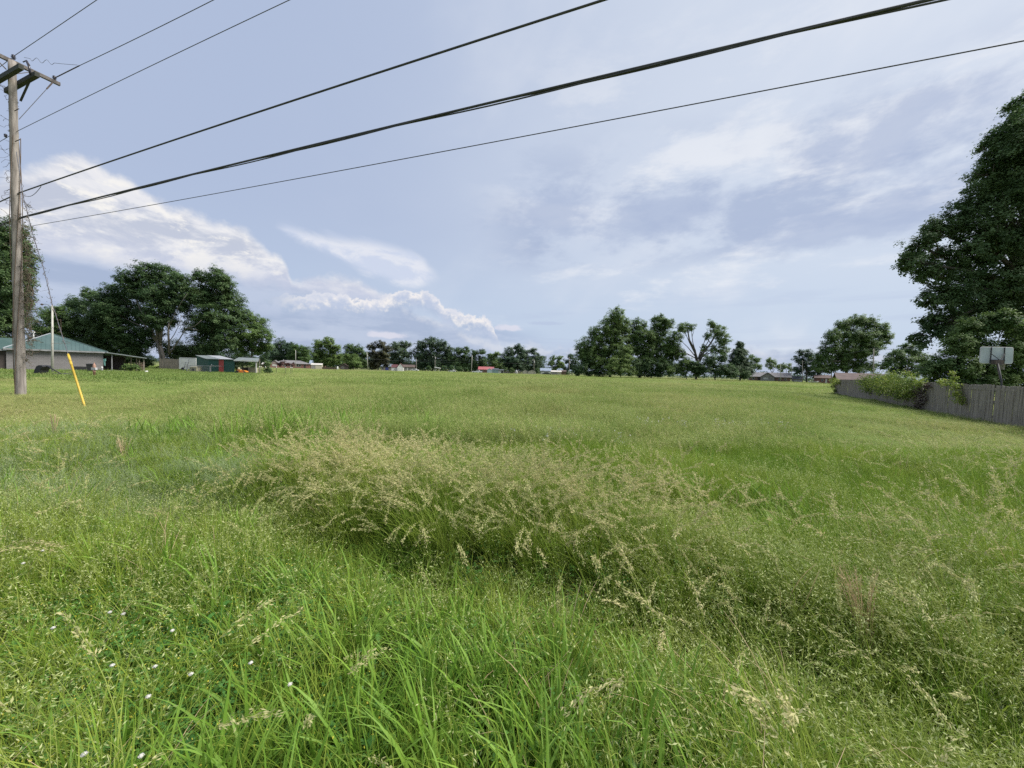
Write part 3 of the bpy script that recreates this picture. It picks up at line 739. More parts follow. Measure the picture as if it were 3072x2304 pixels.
# ---- house with the green roof beyond the pole
def green_house():
    P1 = gp(80, 50); P2 = gp(310, 55.2)
    u = (P2 - P1); Lw = u.length; u.normalize(); rz_ = math.atan2(u.y, u.x)
    t = thing('block_house', 'grey block house with a green metal hip roof and open lean-to', 'house', P1, rz_)
    x0, x1, dp, h = -1.6, Lw, 9.0, 2.78
    r = 5.15
    B(x0, x1, 0, dp, -.3, h).build('wall', M['block'], t)
    o = .45; pk = 2.0
    E = [(x0 - .2, -o, h), (x1 + o, -o, h), (x1 + o, dp + 3, h), (x0 - .2, dp + 3, h)]
    A0, A1 = (pk, 4.4, r), (pk, dp - 1.4, r)
    mb = MB().add([*E, A0, A1], [(0, 1, 4), (1, 2, 5, 4), (2, 3, 5), (3, 0, 4, 5), (3, 2, 1, 0)])
    # standing ribs up the front slope
    for i in range(1, 24):
        q = i / 24
        bx = E[0][0] + (E[1][0] - E[0][0]) * q
        tt = min(q / ((pk - E[0][0]) / (E[1][0] - E[0][0])), (1 - q) / (1 - (pk - E[0][0]) / (E[1][0] - E[0][0])), 1)
        mb.bar((bx, -o, h + .015), (bx, -o + (4.4 + o) * tt, h + (r - h) * tt + .015), .04, .03)
    for i in range(1, 22):
        by = -o + (dp + 3 + o) * i / 22
        q = min((by + o) / (4.4 + o), 1, (dp + 3 - by) / 4.4)
        mb.bar((E[1][0], by, h + .015), (E[1][0] + (pk - E[1][0]) * q, by, h + (r - h) * q + .015), .04, .03)
    rf_ = mb.build('roof', M['greenroof'], t)
    MB().bar((E[0][0], -o, h + .02), (pk, 4.4, r + .03), .14, .05).build('ridge_cap', M['sheet'], rf_)
    MB().bar((E[1][0], -o, h + .02), (pk, 4.4, r + .03), .14, .05).build('ridge_cap', M['greenroof'], rf_)
    B(x0 - .2, x1 + o, -o - .05, -o + .02, h - .2, h - .005).build('fascia', M['fascia'], t)
    B(x0 - .15, x1 + .1, -o + .03, -.005, h - .2, h - .12).build('soffit', M['darktrim'], t)
    MB().lathe([(.07, 0), (.07, .75), (.16, .77), (.14, 1.0)], (pk - 1.6, 6.6, r - 0.75), 8).build('vent_pipe', M['white'], rf_)
    # left wing with its own lower roof and a dark carport
    L0 = x0 - 13
    B(L0, x0, 3.2, dp, -.3, 2.5).build('wing_wall', M['darkwood'], t)
    MB().add([(L0, -.2, 2.62), (x0 + .6, -.2, 2.62), (x0 + 1.6, 4.6, 4.2), (L0, 4.6, 4.2), (L0, dp, 2.7), (x0 + .6, dp, 2.7)],
             [(0, 1, 2, 3), (3, 2, 5, 4), (0, 3, 4), (1, 5, 2), (0, 4, 5, 1)]).build('wing_roof', M['greenroof'], t)
    B(L0, x0, -.25, -.18, 2.42, 2.6).build('wing_fascia', M['fascia'], t)
    B(x0 - 1.1, x0 + .04, .25, 3.2, -.3, 2.45).build('carport_end', M['darkwood'], t)
    B(L0, x0 - 1.1, .3, .42, 1.28, 1.42).build('carport_rail', M['greysheet'], t)
    B(L0, x0 - 1.1, .2, .5, -.3, .26).build('brick_kerb', M['brick'], t)
    la = MB()
    for i in range(12):
        xa = x0 - 2.9 + i * .14
        la.bar((xa, .36, .26), (xa + .5, .36, .95), .03, .015); la.bar((xa + .5, .37, .26), (xa, .37, .95), .03, .015)
    la.build('lattice', M['white'], t)
    # lean-to on the right
    xr = x1 + 4.5; zr = 2.1
    MB().slab([(x1 + .2, -.6, h - .02), (xr, -.6, zr), (xr, 7.4, zr), (x1 + .2, 7.4, h - .02)], .1).build('lean_to_roof', M['darkroof'], t)
    MB().bar((x1 + .3, -.66, h - .1), (xr, -.66, zr - .06), .05, .12).build('lean_to_fascia', M['greysheet'], t)
    B(x1 + .02, x1 + 2.3, 3.2, 3.3, 0.0, 2.25).build('lean_to_wall', M['darkwood'], t)
    B(x1 - .05, x1 + 2.5, -.3, 3.2, -.2, .12).build('concrete_slab', M['concrete'], t)
    for xx, yy, hh_, mt in ((x1 + .85, -.3, 2.52, 'fascia'), (x1 + 2.45, 3.2, 2.3, 'brownwood'), (x1 + 4.2, -.3, 2.05, 'greywood'), (x1 + 4.2, 5, 2.05, 'greywood'), (x1 + 2.9, .6, 2.3, 'greywood'), (x1 + 3.5, .6, 2.1, 'greywood')):
        B(xx - .05, xx + .05, yy - .05, yy + .05, -.2, hh_).build('post', M[mt], t)
    for z in (.42, .85, 1.25):
        B(x1 + 2.6, x1 + 4.4, .5, .55, z, z + .12).build('rail', M['brownwood'], t)
    for k in range(5):
        B(x1 + 3.4 + k * .2, x1 + 3.57 + k * .2, .57, .6, 0, 1.15 + .04 * (k % 2)).build('plank', M['brownwood'], t)
    return t
green_house()
lp_ = pole('pale slender light pole with a lamp arm before the grey block house', 157, 42.6, 916, 0, .11, .075, 'paintpole', lamp=None, group=None, cat='light pole', name='light_pole')
zt_ = zof(157, 916, 42.6)
MB().tube([(0, 0, zt_ - .15), (-.5, -.05, zt_ + .1), (-.85, -.08, zt_ + .08)], .028, 6).build('lamp_arm', M['steel'], lp_)
MB().lathe([(.04, .1), (.13, .02), (.12, -.04), (.03, -.1)], (-.95, -.08, zt_ + .06), 8).build('lamp_head', M['rust'], lp_)
MB().tube([(.05, -.1, 4.9), (.28, -.12, 5.1), (.34, -.12, 4.85)], .016, 5).build('bracket', M['steel'], lp_)

# ---- things lying and standing before the block house
def tipped_goal():
    Y = 38.5
    o0 = gp(113, Y); t = thing('tipped_basketball_goal', 'black portable basketball goal tipped over in front of the grey block wall', 'basketball goal', o0)
    X_ = lambda px: xat(px, Y) - o0.x
    z = lambda py: zof(150, py, Y)
    sec = [(X_(113), 0.02), (X_(118), .5), (X_(123), z(1100)), (X_(130), z(1096)), (X_(140), z(1097)), (X_(141), z(1101)), (X_(133), .42), (X_(131), 0.02)]
    n = len(sec)
    MB().add([(x, -.38, zz) for x, zz in sec] + [(x, .38, zz) for x, zz in sec], [tuple(range(n)), tuple(range(n, 2 * n))[::-1]] + [(i, i + n, (i + 1) % n + n, (i + 1) % n) for i in range(n)]).build('base', M['black'], t)
    MB().tube([(X_(140), 0, z(1098)), (X_(160), -.05, z(1107)), (X_(186), -.1, .14)], .05, 8).build('pole', M['black'], t, True)
    MB().slab([(X_(180), -.7, .16), (X_(213), -.7, .10), (X_(213), .5, .12), (X_(180), .5, .18)], .05).build('backboard', M['black'], t)
    MB().tube([(X_(205) + .22 * math.cos(a), -.1 + .05 * math.sin(a), .3 + .2 * math.sin(a)) for a in np.linspace(0, 6.283, 17)], .012, 5, False).build('rim', M['rust'], t)
tipped_goal()
b0 = gp(221, 52.0)
vb = thing('crate', 'low black slatted crate against the grey block wall', 'crate', b0, R(45))
w_ = 1.15
B(0, w_, 0, .5, 0, .62).build('box', M['black'], vb)
for k in range(5): B(.03, w_ - .03, -.03, -.004, .06 + k * .115, .12 + k * .115).build('slat', M['darktrim'], vb)
def bin_():
    Y = 50.0; o = gp(262, Y); t = thing('wheeled_bin', 'black wheeled bin beside the pale post by the block wall', 'bin', o, R(30))
    a = [(.0, 0, .05), (.50, 0, .05), (.50, .5, .05), (0, .5, .05)]; b = [(-.1, -.06, .98), (.6, -.06, .98), (.6, .6, .98), (-.1, .6, .98)]
    MB().add(a + b, [(0, 1, 5, 4), (1, 2, 6, 5), (2, 3, 7, 6), (3, 0, 4, 7), (3, 2, 1, 0), (4, 5, 6, 7)]).build('body', M['black'], t)
    MB().slab([(-.13, -.1, 1.04), (.63, -.1, 1.04), (.63, .66, 1.1), (-.13, .66, 1.1)], .05).build('lid', M['black'], t)
    for x in (0, .46): MB().tube([(x, .6, .12), (x + .06, .6, .12)], .12, 10).build('wheel', M['tyre'], t)
bin_()
hp = thing('marker_post', 'faded red post with a pale box across its top before the black bin', 'post', gp(283, 37.2))
MB().lathe([(.10, -.2), (.09, .45), (.11, .46), (.10, .66)], (0, 0, 0), 10).build('post', M['pink'], hp, True)
B(-.20, .20, -.1, .1, .66, .88).build('box', M['offwhite'], hp)
MB().lathe([(.13, .88), (.11, 1.1), (.03, 1.3), (.03, 1.38)], (0, 0, 0), 8).build('cap', M['pink'], hp)
tag(MB().add(*(lambda s: ([(x, y, z) for y in (-.02, .03) for x, z in s], [tuple(range(6)), tuple(range(6, 12))[::-1]] + [(i, i + 6, (i + 1) % 6 + 6, (i + 1) % 6) for i in range(6)]))([(-.16, 1.75), (.2, 1.8), (.22, 1.5), (.1, 1.3), (.12, .8), (-.02, .85)])).build('hanging_cloth', M['teal'], None, False, gp(313, 54.2)), 'teal cloth hanging at the right corner of the block wall', 'cloth')
tag(MB().lathe([(.12, 0), (.17, .3), (.18, .3)], (0, 0, 0), 10).build('bucket', M['white'], None, True, gp(439.5, 52.5)), 'small white bucket on the grass at the end of the lean-to', 'bucket')
gn = thing('garden_figure', 'small pale garden figure standing at the corner of the block wall', 'garden ornament', gp(306, 53.0))
MB().lathe([(.13, 0), (.15, .2), (.08, .42), (.05, .46)], (0, 0, 0), 8).build('body', M['fascia'], gn, True)
MB().lathe([(.05, .44), (.1, .52), (.08, .64), (.01, .7)], (0, 0, 0), 8).build('head', M['white'], gn, True)

# ---- back fence, white trailer, green shed with its carport
bf = thing('board_fence', 'grey back fence between the big trunks and the white trailer', 'fence', gp(478, 77.5))
Wf = xat(537, 77.5) - xat(478, 77.5); nbf = 26
for i in range(nbf):
    B(i * Wf / nbf + .006, (i + 1) * Wf / nbf - .006, rf.uniform(0, .03), .05, -.2, 2.15 + rf.uniform(-.04, .05)).build('board', M['greywood'], bf)
B(0, Wf, .05, .09, .5, .6).build('rail', M['greywood'], bf); B(0, Wf, .05, .09, 1.6, 1.7).build('rail', M['greywood'], bf)
def trailer():
    Y = 72.0; o = gp(537, Y); Wt = xat(588, Y) - o.x; h = zof(560, 1073, Y)
    t = thing('white_trailer', 'white box trailer standing left of the green shed', 'trailer', o)
    B(0, Wt, 0, 2.2, .32, h).build('body', M['white'], t)
    for x in (.02, Wt - .08): B(x, x + .06, -.02, -.003, .34, h - .02).build('corner_trim', M['offwhite'], t)
    B(.02, Wt - .02, -.02, -.003, h - .08, h + .03).build('top_trim', M['offwhite'], t)
    for x in (.7, Wt - .7):
        MB().tube([(x, -.02, .3), (x, .2, .3)], .3, 14).build('wheel', M['tyre'], t)
    MB().bar((Wt, 1.1, .4), (Wt + 1.0, 1.1, .4), .09).build('drawbar', M['rust'], t)
trailer()
ld = thing('folding_ladder', 'thin grey folding ladder leaning before the white trailer', 'ladder', gp(549, 66.0))
for x in (0, .5): MB().bar((x, 0, -.1), (x + .05, .5, 1.65), .05).build('rail', M['steel'], ld)
for k in range(5): MB().bar((.0, .1 + k * .08, .32 + k * .3), (.53, .1 + k * .08, .32 + k * .3), .035).build('rung', M['steel'], ld)
MB().slab([(-.02, -.1, .78), (.55, -.1, .78), (.55, .3, .78), (-.02, .3, .78)], .05).build('tray', M['rust'], ld)
MB().bar((.5, .3, 1.1), (.68, .45, 2.2), .035).build('grab_rail', M['steel'], ld)
def pen():
    Y = 60.5; o = gp(561, Y); t = thing('dog_pen', 'grey pipe framed wire pen in front of the green shed', 'pen', o)
    Wp = xat(632, Y) - o.x; h = zof(600, 1097, Y)
    for q, r_ in ((0, .045), (.49, .03), (.965, .05), (1, .05)): MB().tube([(Wp * q, 0, -.2), (Wp * q, 0, h)], r_, 8).build('post', M['steel'], t)
    for x in (0, Wp):  MB().tube([(x, 3.0, -.2), (x, 3.0, h)], .04, 8).build('post', M['steel'], t); MB().tube([(x, 0, h), (x, 3.0, h)], .03, 6).build('rail', M['steel'], t)
    MB().tube([(0, 0, h), (Wp, 0, h)], .035, 6).build('rail', M['steel'], t)
    wm = MB()
    for i in range(40): wm.bar((Wp * i / 40, 0.03, 0), (Wp * (i + 1) / 40, 0.03, h - .05), .006); wm.bar((Wp * (i + 1) / 40, .03, 0), (Wp * i / 40, .03, h - .05), .006)
    wm.build('wire_mesh', M['steel'], t)
    k = thing('dog_house', 'tan box kennel inside the wire pen', 'kennel', gp(569, Y + 1.6))
    B(0, 1.1, 0, 1.0, 0, .82).build('body', M['tan'], k); MB().slab([(-.1, -.1, .84), (1.2, -.1, .84), (1.2, 1.1, .95), (-.1, 1.1, .95)], .05).build('roof', M['tan'], k)
    B(.35, .75, -.02, .0, .05, .55).build('doorway', M['black'], k)
pen()
def green_shed():
    Y = 63.0; o = gp(625.5, Y); t = thing('green_shed', 'dark green shed with a red door and pale sloping roof', 'shed', o)
    Ws = xat(703.5, Y) - o.x; h = zof(660, 1078, Y)
    d = 5.2; sk = -(xat(625.5, Y) - xat(589, Y + d))   # the left side runs back to the left
    hr = zof(620, 1068, Y + d)
    P = [(0, 0), (Ws, 0), (Ws + sk * .9, d), (sk, d)]
    w = MB().add([(x, y, -.3) for x, y in P] + [(P[0][0], 0, h), (P[1][0], 0, h), (P[2][0], d, hr), (P[3][0], d, hr)], [(0, 1, 5, 4), (1, 2, 6, 5), (2, 3, 7, 6), (3, 0, 4, 7)])
    w.build('wall', M['shedgreen'], t)
    q = lambda a, b, z=0: (a * Ws + sk * b, d * b - (.35 if b == 0 else 0), h + (hr - h) * b + .08 + z - (.04 if b == 0 else 0))
    MB().slab([q(-.03, 0), q(1.02, 0), q(1.02, 1.04), q(-.03, 1.04)], .07).build('roof', M['greysheet'], t)
    MB().slab([q(.52, 0, .03), q(1.03, 0, .03), q(1.0, 1.03, .03), q(.45, 1.03, .03)], .02).build('roof_sheet', M['sheet'], t)
    x0, x1 = xat(657, Y) - o.x, xat(672, Y) - o.x
    dr = B(x0, x1, -.05, .02, 0, h - .02).build('door', M['red'], t)
    B(x0 - .06, x0, -.06, .01, 0, h).build('jamb', M['shedgreen'], dr); B(x1, x1 + .06, -.06, .01, 0, h).build('jamb', M['shedgreen'], dr)
    B(x1 - .14, x1 - .09, -.1, -.05, 1.0, 1.1).build('handle', M['steel'], dr)
    for i in range(12):
        z = .16 + i * (h - .2) / 12
        B(.01, x0 - .07, -.02, -.002, z, z + .02).build('siding_lap', M['shedgreen'], t); B(x1 + .07, Ws - .01, -.02, -.002, z, z + .02).build('siding_lap', M['shedgreen'], t)
    MB().lathe([(.02, 0), (.07, .03), (.07, .1), (.02, .14)], (xat(636, Y) - o.x, -.08, zof(636, 1096, Y)), 8).build('lamp', M['white'], t)
    # carport roof on the right
    cx1 = xat(777, Y) - o.x; zc0, zc1 = zof(704, 1080, Y), zof(777, 1083, Y)
    MB().slab([(Ws + .03, -.2, zc0 + .03), (cx1, -.2, zc1 + .03), (cx1 - 3.0, 4.6, zc1 + .52), (Ws - 2.6, 4.6, zc0 + .52)], .08).build('carport_roof', M['greysheet'], t)
    MB().bar((Ws + .03, -.24, zc0 - .05), (cx1, -.24, zc1 - .05), .04, .2).build('carport_fascia', M['white'], t)
    px_ = xat(768, Y) - o.x
    for (x, y, mt) in ((px_, 0, 'offwhite'), (px_ - 2.8, 4.4, 'greywood'), (Ws + 1.2, 4.4, 'greywood')):
        B(x - .05, x + .05, y - .05, y + .05, -.2, zc1 + (.4 if y else -.02)).build('post', M[mt], t)
green_shed()
def mower():
    Y = 61.5; o = gp(706, Y); t = thing('riding_mower', 'orange riding mower parked under the shed carport', 'mower', o)
    def lump(name, sec, y0, y1, mt):
        n = len(sec)
        MB().add([(x, y0, z) for x, z in sec] + [(x, y1, z) for x, z in sec], [tuple(range(n)), tuple(range(n, 2 * n))[::-1]] + [(i, i + n, (i + 1) % n + n, (i + 1) % n) for i in range(n)]).build(name, M[mt], t)
    lump('body', [(.1, .28), (.15, .62), (.45, .66), (.75, .50), (.95, .56), (1.35, .50), (1.6, .36), (1.6, .26)], .1, .75, 'orange')
    lump('deck', [(.45, .10), (.5, .26), (1.3, .26), (1.4, .10)], -.1, .95, 'orange')
    lump('seat', [(.2, .66), (.2, .95), (.28, 1.0), (.34, .76), (.62, .72), (.62, .64)], .22, .63, 'tan')
    MB().tube([(.8, .42, .5), (.72, .42, .9)], .02, 6).build('steering_column', M['black'], t)
    MB().tube([(.70 + .05 * math.sin(a), .42 + .16 * math.cos(a), .92 + .12 * math.sin(a)) for a in np.linspace(0, 6.28, 13)], .015, 5, False).build('steering_wheel', M['black'], t)
    for x, r_ in ((.25, .26), (1.4, .18)):
        for y in (-.02, .74): MB().tube([(x, y, r_), (x, y + .14, r_)], r_, 14).build('wheel', M['tyre'], t)
mower()
tk = thing('yellow_green_tank', 'yellow green tank on legs under the carport behind the mower', 'tank', gp(700, 64.3))
MB().tube([(0, .4, 1.05), (.08, .4, 1.05), (.9, .4, 1.05), (.98, .4, 1.05)], [.1, .3, .3, .1], 12).build('barrel', M['limepanel'], tk, True)
for x in (.2, .8): MB().bar((x, .4, -.1), (x, .4, .8), .06).build('leg', M['rust'], tk)
cp = thing('tan_cabinet', 'tan metal cabinet beside the carport post', 'cabinet', gp(749, 65.0))
B(0, 1.05, 0, .6, .08, .98).build('body', M['tan'], cp); B(.03, .51, -.02, -.003, .12, .94).build('door', M['tan'], cp); B(.54, 1.02, -.02, -.003, .12, .94).build('door', M['tan'], cp)
cp2 = thing('chest_box', 'dark chest standing in the carport shade between mower and cabinet', 'chest', gp(723, 66.5))
B(0, 1.2, 0, .7, 0, .9).build('body', M['darkwood'], cp2); B(-.03, 1.23, -.03, .73, .9, .98).build('lid', M['greywood'], cp2)
stk = MB().tube([(0, 0, -.1), (0, .01, 1.05)], .022, 6).build('stake', M['rust'], None, False, gp(731, 45.0))
tag(stk, 'thin dark stake standing in the grass in front of the mower', 'stake')
# wire fence with white tipped posts
wf_pts = [(778, 63.5), (783, 65), (796, 63), (829, 64.0), (857, 65.0), (872, 66.0), (876, 66.5)]
wp0 = None
for i, (px, Y) in enumerate(wf_pts):
    p = gp(px, Y)
    t = thing('fence_post', 'thin steel wire fence post with a white cap, ' + ('just right of the carport', 'left of the round bush', 'behind the round bush', 'right of the round bush', 'third from the right end', 'second from the right end', 'at the right end')[i], 'fence post', p, 0, 'posts of the wire fence right of the carport')
    MB().tube([(0, 0, -.2), (0, 0, 1.15)], .025, 6).build('post', M['rust'], t)
    MB().lathe([(.03, 0), (.06, .03), (.06, .13), (.02, .17)], (0, 0, 1.1), 6).build('cap', M['white'], t)
wm = MB()
for (a, Ya), (b, Yb) in zip(wf_pts, wf_pts[1:]):
    for z in (.25, .55, .85, 1.08):
        wm.bar(gp(a, Ya) + Vector((0, 0, z)), gp(b, Yb) + Vector((0, 0, z)), .008)
tag(wm.build('fence_wire', M['steel']), 'wire strands strung between the white capped posts', 'fence wire')

# ---- houses across the field, left to right
house('brick_ranch_house', 'long low red brick house with a mauve gable and pale grey roof', 'house', 816, 929, 190, 1090.5, 1080.5, M['brick'], M['greyshingle'], 9, 'hip', .5,
      wins=[(.27, .34, .4, .85, M['curtain']), (.36, .44, .4, .85, M['curtain']), (.46, .53, .4, .85, M['curtain']), (.65, .70, .3, .9), (.705, .755, .3, .9)], doors=[(.84, .89, .9)], vents=(.28,))
house('brick_ranch_wing', 'mauve gabled wing at the left end of the long brick house', 'house', 810, 838, 188.5, 1091, 1081, M['brick'], M['greyshingle'], 8, 'y', .4, gable=M['mauve'], wins=[(.25, .75, .35, .85, M['curtain'])])
house('outbuilding', 'white roofed low outbuilding left of the long brick house', 'outbuilding', 786, 806, 195, 1093, 1088, M['brownbrick'], M['beigeroof'], 6, 'shed', .3)
house('blue_roofed_house', 'red brick house with a dark blue grey roof behind the pale shed', 'house', 930, 976, 212, 1092, 1082, M['brick'], M['blueroof'], 8, 'x', .5, wins=[(.1, .3, .4, .8)])
house('pale_shed', 'pale beige gabled shed beside the long brick house', 'shed', 933, 966, 178, 1095, 1090.5, M['beige'], M['beigeroof'], 5.5, 'x', .15, doors=[(.05, .4, .9, M['greysiding'])])
def slatfence(label, px0, px1, Y, h, mat, n, name='board_fence', cat='fence', group='low fences across the field'):
    a, b = gp(px0, Y), gp(px1, Y); t = thing(name, label, cat, a, 0, group); w = b.x - a.x
    mb = MB()
    for i in range(n): mb.box(i * w / n + .01, (i + 1) * w / n - .01, 0, .03, -.2, h + rf.uniform(-.04, .04))
    o = mb.build('boards', mat, t); o['kind'] = 'stuff'
    B(0, w, .03, .08, h * .3, h * .3 + .1).build('rail', mat, t); B(0, w, .03, .08, h * .8, h * .8 + .1).build('rail', mat, t)
    return t
slatfence('low brown board fence right of the pale beige shed', 966, 1010, 176, 1.0, M['brownwood'], 46)
slatfence('grey board fence left of the twin beige sheds', 1510, 1562, 214, 1.5, M['greywood'], 60)
tg = thing('gas_tank', 'white upright gas tank at the end of the low brown fence', 'tank', gp(1012.5, 175))
MB().lathe([(.3, 0), (.35, .1), (.35, 1.1), (.25, 1.35), (.08, 1.42)], (0, 0, 0), 10).build('vessel', M['white'], tg, True); MB().lathe([(.1, 1.4), (.1, 1.6)], (0, 0, 0), 8).build('valve', M['rust'], tg)
house('weathered_cabin', 'small dark weathered cabin with a brown roof among trees', 'cabin', 1020, 1044, 186, 1098, 1091, M['darkwood'], M['brownshingle'], 6, 'y', .3, wins=[(.2, .45, .3, .7)])
house('cottage', 'cottage with a blue roof and a blue tarp under its porch', 'house', 1143, 1176, 213, 1099, 1092.5, M['greysiding'], M['blueroof'], 7, 'x', .4, wins=[(.08, .25, .35, .8)], doors=[(.4, .68, .8, M['tarp'])])
wl, Wl, hl_, rl_ = house('white_garage_wing', 'low white wing with a dark red roof joined to the white gable', 'garage', 1174, 1193, 200, 1102.5, 1094, M['white'], M['redshingle'], 5.5, 'x', .15, wins=[(.5, .62, .35, .75)])
house('white_garage', 'bright white gabled garage facing the field with a small gable vent', 'garage', 1191.5, 1210, 198, 1101.5, 1089.5, M['white'], M['redshingle'], 7, 'y', .12, wins=[(.44, .56, 1.2, 1.5)], doors=[(.12, .88, .75, M['white'])])
house('brown_house', 'grey brown house with a long roof right of the white garage', 'house', 1208, 1243, 212, 1101, 1094.5, M['greysiding'], M['brownshingle'], 8, 'x', .4, wins=[(.2, .3, .35, .8), (.5, .6, .35, .8)], doors=[(.36, .44, .85, M['white'])])
def car(label, px, Y, ln, mat, group='vehicles parked across the field', kind='car', yaw=0):
    t = thing('parked_car', label, kind, gp(px, Y), R(yaw), group)
    s = ln / 4.6
    sec = [(0, .35), (.05, .75), (.7, .85), (1.35, 1.38), (3.0, 1.40), (3.7, .92), (4.5, .8), (4.6, .45), (4.5, .3), (.1, .3)]
    if kind == 'truck': sec = [(0, .4), (0, .95), (2.3, .95), (2.4, 1.65), (3.5, 1.65), (3.9, 1.1), (5.0, 1.0), (5.1, .45), (5.0, .35), (.1, .35)]
    sec = [(x * s, z) for x, z in sec]; n = len(sec)
    MB().add([(x, 0, z) for x, z in sec] + [(x, 1.75, z) for x, z in sec], [tuple(range(n)), tuple(range(n, 2 * n))[::-1]] + [(i, i + n, (i + 1) % n + n, (i + 1) % n) for i in range(n)]).build('body', mat, t)
    a, b, z0, z1 = (1.3, 2.9, .92, 1.3) if kind != 'truck' else (2.5, 3.5, 1.12, 1.5)
    B(a * s, b * s, -.02, -.003, z0, z1).build('window', M['glass'], t)
    for x in (.85, 3.7 if kind != 'truck' else 4.1):
        w = MB().tube([(x * s, -.03, .33), (x * s, .2, .33)], .33, 14).build('wheel', M['tyre'], t); MB().tube([(x * s, -.045, .33), (x * s, -.03, .33)], .18, 10).build('rim', M['steel'], w)
    return t
car('white car parked in front of the grey brown house', 1231, 205, 4.2, M['carwhite'])
car('white car half hidden under the dark trees beyond the field', 1344, 215, 4.2, M['carwhite'])
car('white pickup truck left of the red roofed house', 1416, 200, 4.6, M['carwhite'], kind='truck')
car('dark car in front of the white building between beige sheds', 1626, 196, 4.6, M['cardark'])
pv = thing('white_canopy', 'white canopy on posts under the dark trees', 'canopy', gp(1303, 205))
MB().slab([(0, 0, 2.5), (3.0, 0, 2.1), (3.0, 3, 2.1), (0, 3, 2.5)], .35).build('roof', M['white'], pv)
for x, y in ((.2, .2), (2.7, .2), (.2, 2.8), (2.7, 2.8)): B(x, x + .12, y, y + .12, -.2, 2.2).build('post', M['white'], pv)
house('red_roofed_house', 'brown house with a faded red metal roof', 'house', 1436, 1480, 214, 1108.5, 1100.5, M['brownbrick'], M['redroof'], 7, 'x', .4, wins=[(.15, .3, .35, .8)])
house('pale_blue_shed', 'pale blue gabled shed in front of the red roofed house', 'shed', 1461, 1476, 198, 1110, 1105.5, M['paleblue'], M['paleblue'], 4, 'y', .12, doors=[(.2, .8, .85, M['paleblue'])])
house('teal_shed', 'long grey teal shed with a dark roof right of the pale blue shed', 'shed', 1476.5, 1495, 199, 1109, 1106, M['tealsiding'], M['darkroof'], 4, 'shed', .15, doors=[(.35, .6, .9, M['tealsiding'])])
house('grey_lean_to', 'small grey lean-to at the right end of the teal shed', 'shed', 1495.6, 1510, 200, 1111, 1109, M['offwhite'], M['darkroof'], 4, 'shed', .3, doors=[(.55, .95, .9, M['black'])])
bx = thing('white_hut', 'white rounded hut beside the grey board fence', 'hut', gp(1549, 207))
MB().lathe([(.5, 0), (.55, .4), (.55, 1.5), (.4, 1.9), (.1, 2.1)], (0, 0, 0), 12).build('shell', M['offwhite'], bx, True); B(-.2, .2, -.58, -.5, .1, 1.3).build('door', M['greysiding'], bx)
house('beige_shed', 'left of two twin beige gabled sheds', 'shed', 1568, 1582.3, 205, 1115, 1110, M['beige'], M['beigeroof'], 4.5, 'y', .12, group='twin beige sheds', doors=[(.25, .75, .85, M['beige'])])
house('beige_shed', 'right of two twin beige gabled sheds, behind a pole', 'shed', 1583.5, 1607.5, 204, 1116, 1110.5, M['beige'], M['beigeroof'], 4.5, 'y', .12, group='twin beige sheds', doors=[(.3, .7, .85, M['beige'])])
house('white_workshop', 'white building with a blue grey metal roof between beige sheds', 'workshop', 1622, 1652, 214, 1113, 1105, M['white'], M['blueroof'], 8, 'x', .4, wins=[(.0, 1.0, .78, .98, M['darktrim'])])  # the window entry is one dark band spanning the wall below the eave
house('beige_garage', 'wide beige garage with a grey door, rightmost of the pale sheds', 'garage', 1653, 1684, 196, 1116, 1112, M['beige'], M['beigeroof'], 6, 'x', .15, doors=[(.05, .62, .9, M['greysiding'])])
house('rust_shed', 'small rusty brown shed right of the beige garage', 'shed', 1684, 1698, 198, 1115, 1111.5, M['brownwood'], M['brownshingle'], 4, 'shed', .2)
# poles along the far side
pole('slim pale pole standing before the long brick house', 887, 186, 1050, 0, .13, .09, 'paintpole')
pole('grey pole behind the roof of the long brick house', 864.5, 232, 1056, 0, .16, .12, can=(0, 2.0))
pole('leaning pale pole with a white can left of the grey brown pine', 1104, 196, 1055, -3.5, .16, .11, 'paintpole', can=(.35, 2.0))
pole('dull grey pole right of the grey brown house', 1249, 206, 1077, 0, .13, .1)
pole('pole with two pale lamps before the largest far tree', 1305, 206, 1070, 0, .12, .09, lamp=(-1.2, .2), can=(.3, .6))
pole('tall bare pole leaning slightly left of the red roofed house', 1414, 198, 1066, 2.5, .15, .11, 'paintpole')
pole('pole with a lamp in front of the right beige shed', 1602, 201, 1078, 0, .13, .1, lamp=(-.9, .5), can=(.2, 1.4))
pole('pole at the left edge of the central tree clump', 1707.5, 195, 1071, 0, .14, .1, can=(.3, 2.6), arm=[(.3, 1.0)])
# right-hand houses
house('grey_roofed_house', 'low house with grey roof and brown brick right end', 'house', 2249, 2371, 172, 1130.5, 1118.5, M['brownbrick'], M['greyshingle'], 9, 'x', .5, wins=[(.06, .12, .35, .85), (.72, .78, .4, .8), (.86, .9, .4, .8)], doors=[(.2, .26, .85)], vents=(.22, .45, .7))
house('grey_gabled_wing', 'grey sided gable end projecting from the low grey roofed house', 'house', 2281, 2323, 169.5, 1130.5, 1118, M['greysiding'], M['greyshingle'], 5, 'y', .4, gable=M['greysiding'], wins=[(.2, .52, .45, .8, M['curtain'])])
house('small_white_shed', 'small white shed with a dark roof left of a pole', 'shed', 2379, 2406, 168, 1136.5, 1129, M['offwhite'], M['darkroof'], 5, 'x', .5)
house('brick_bungalow', 'dark red brick bungalow with porch partly behind trees', 'house', 2447, 2493, 163, 1134, 1126, M['brick'], M['brownshingle'], 8, 'x', .6, wins=[(.35, .5, .35, .8)], doors=[(.62, .74, .85, M['white'])])
tg2 = thing('white_boat', 'low white boat hull on the grass before the dark trees', 'boat', gp(2430, 160))
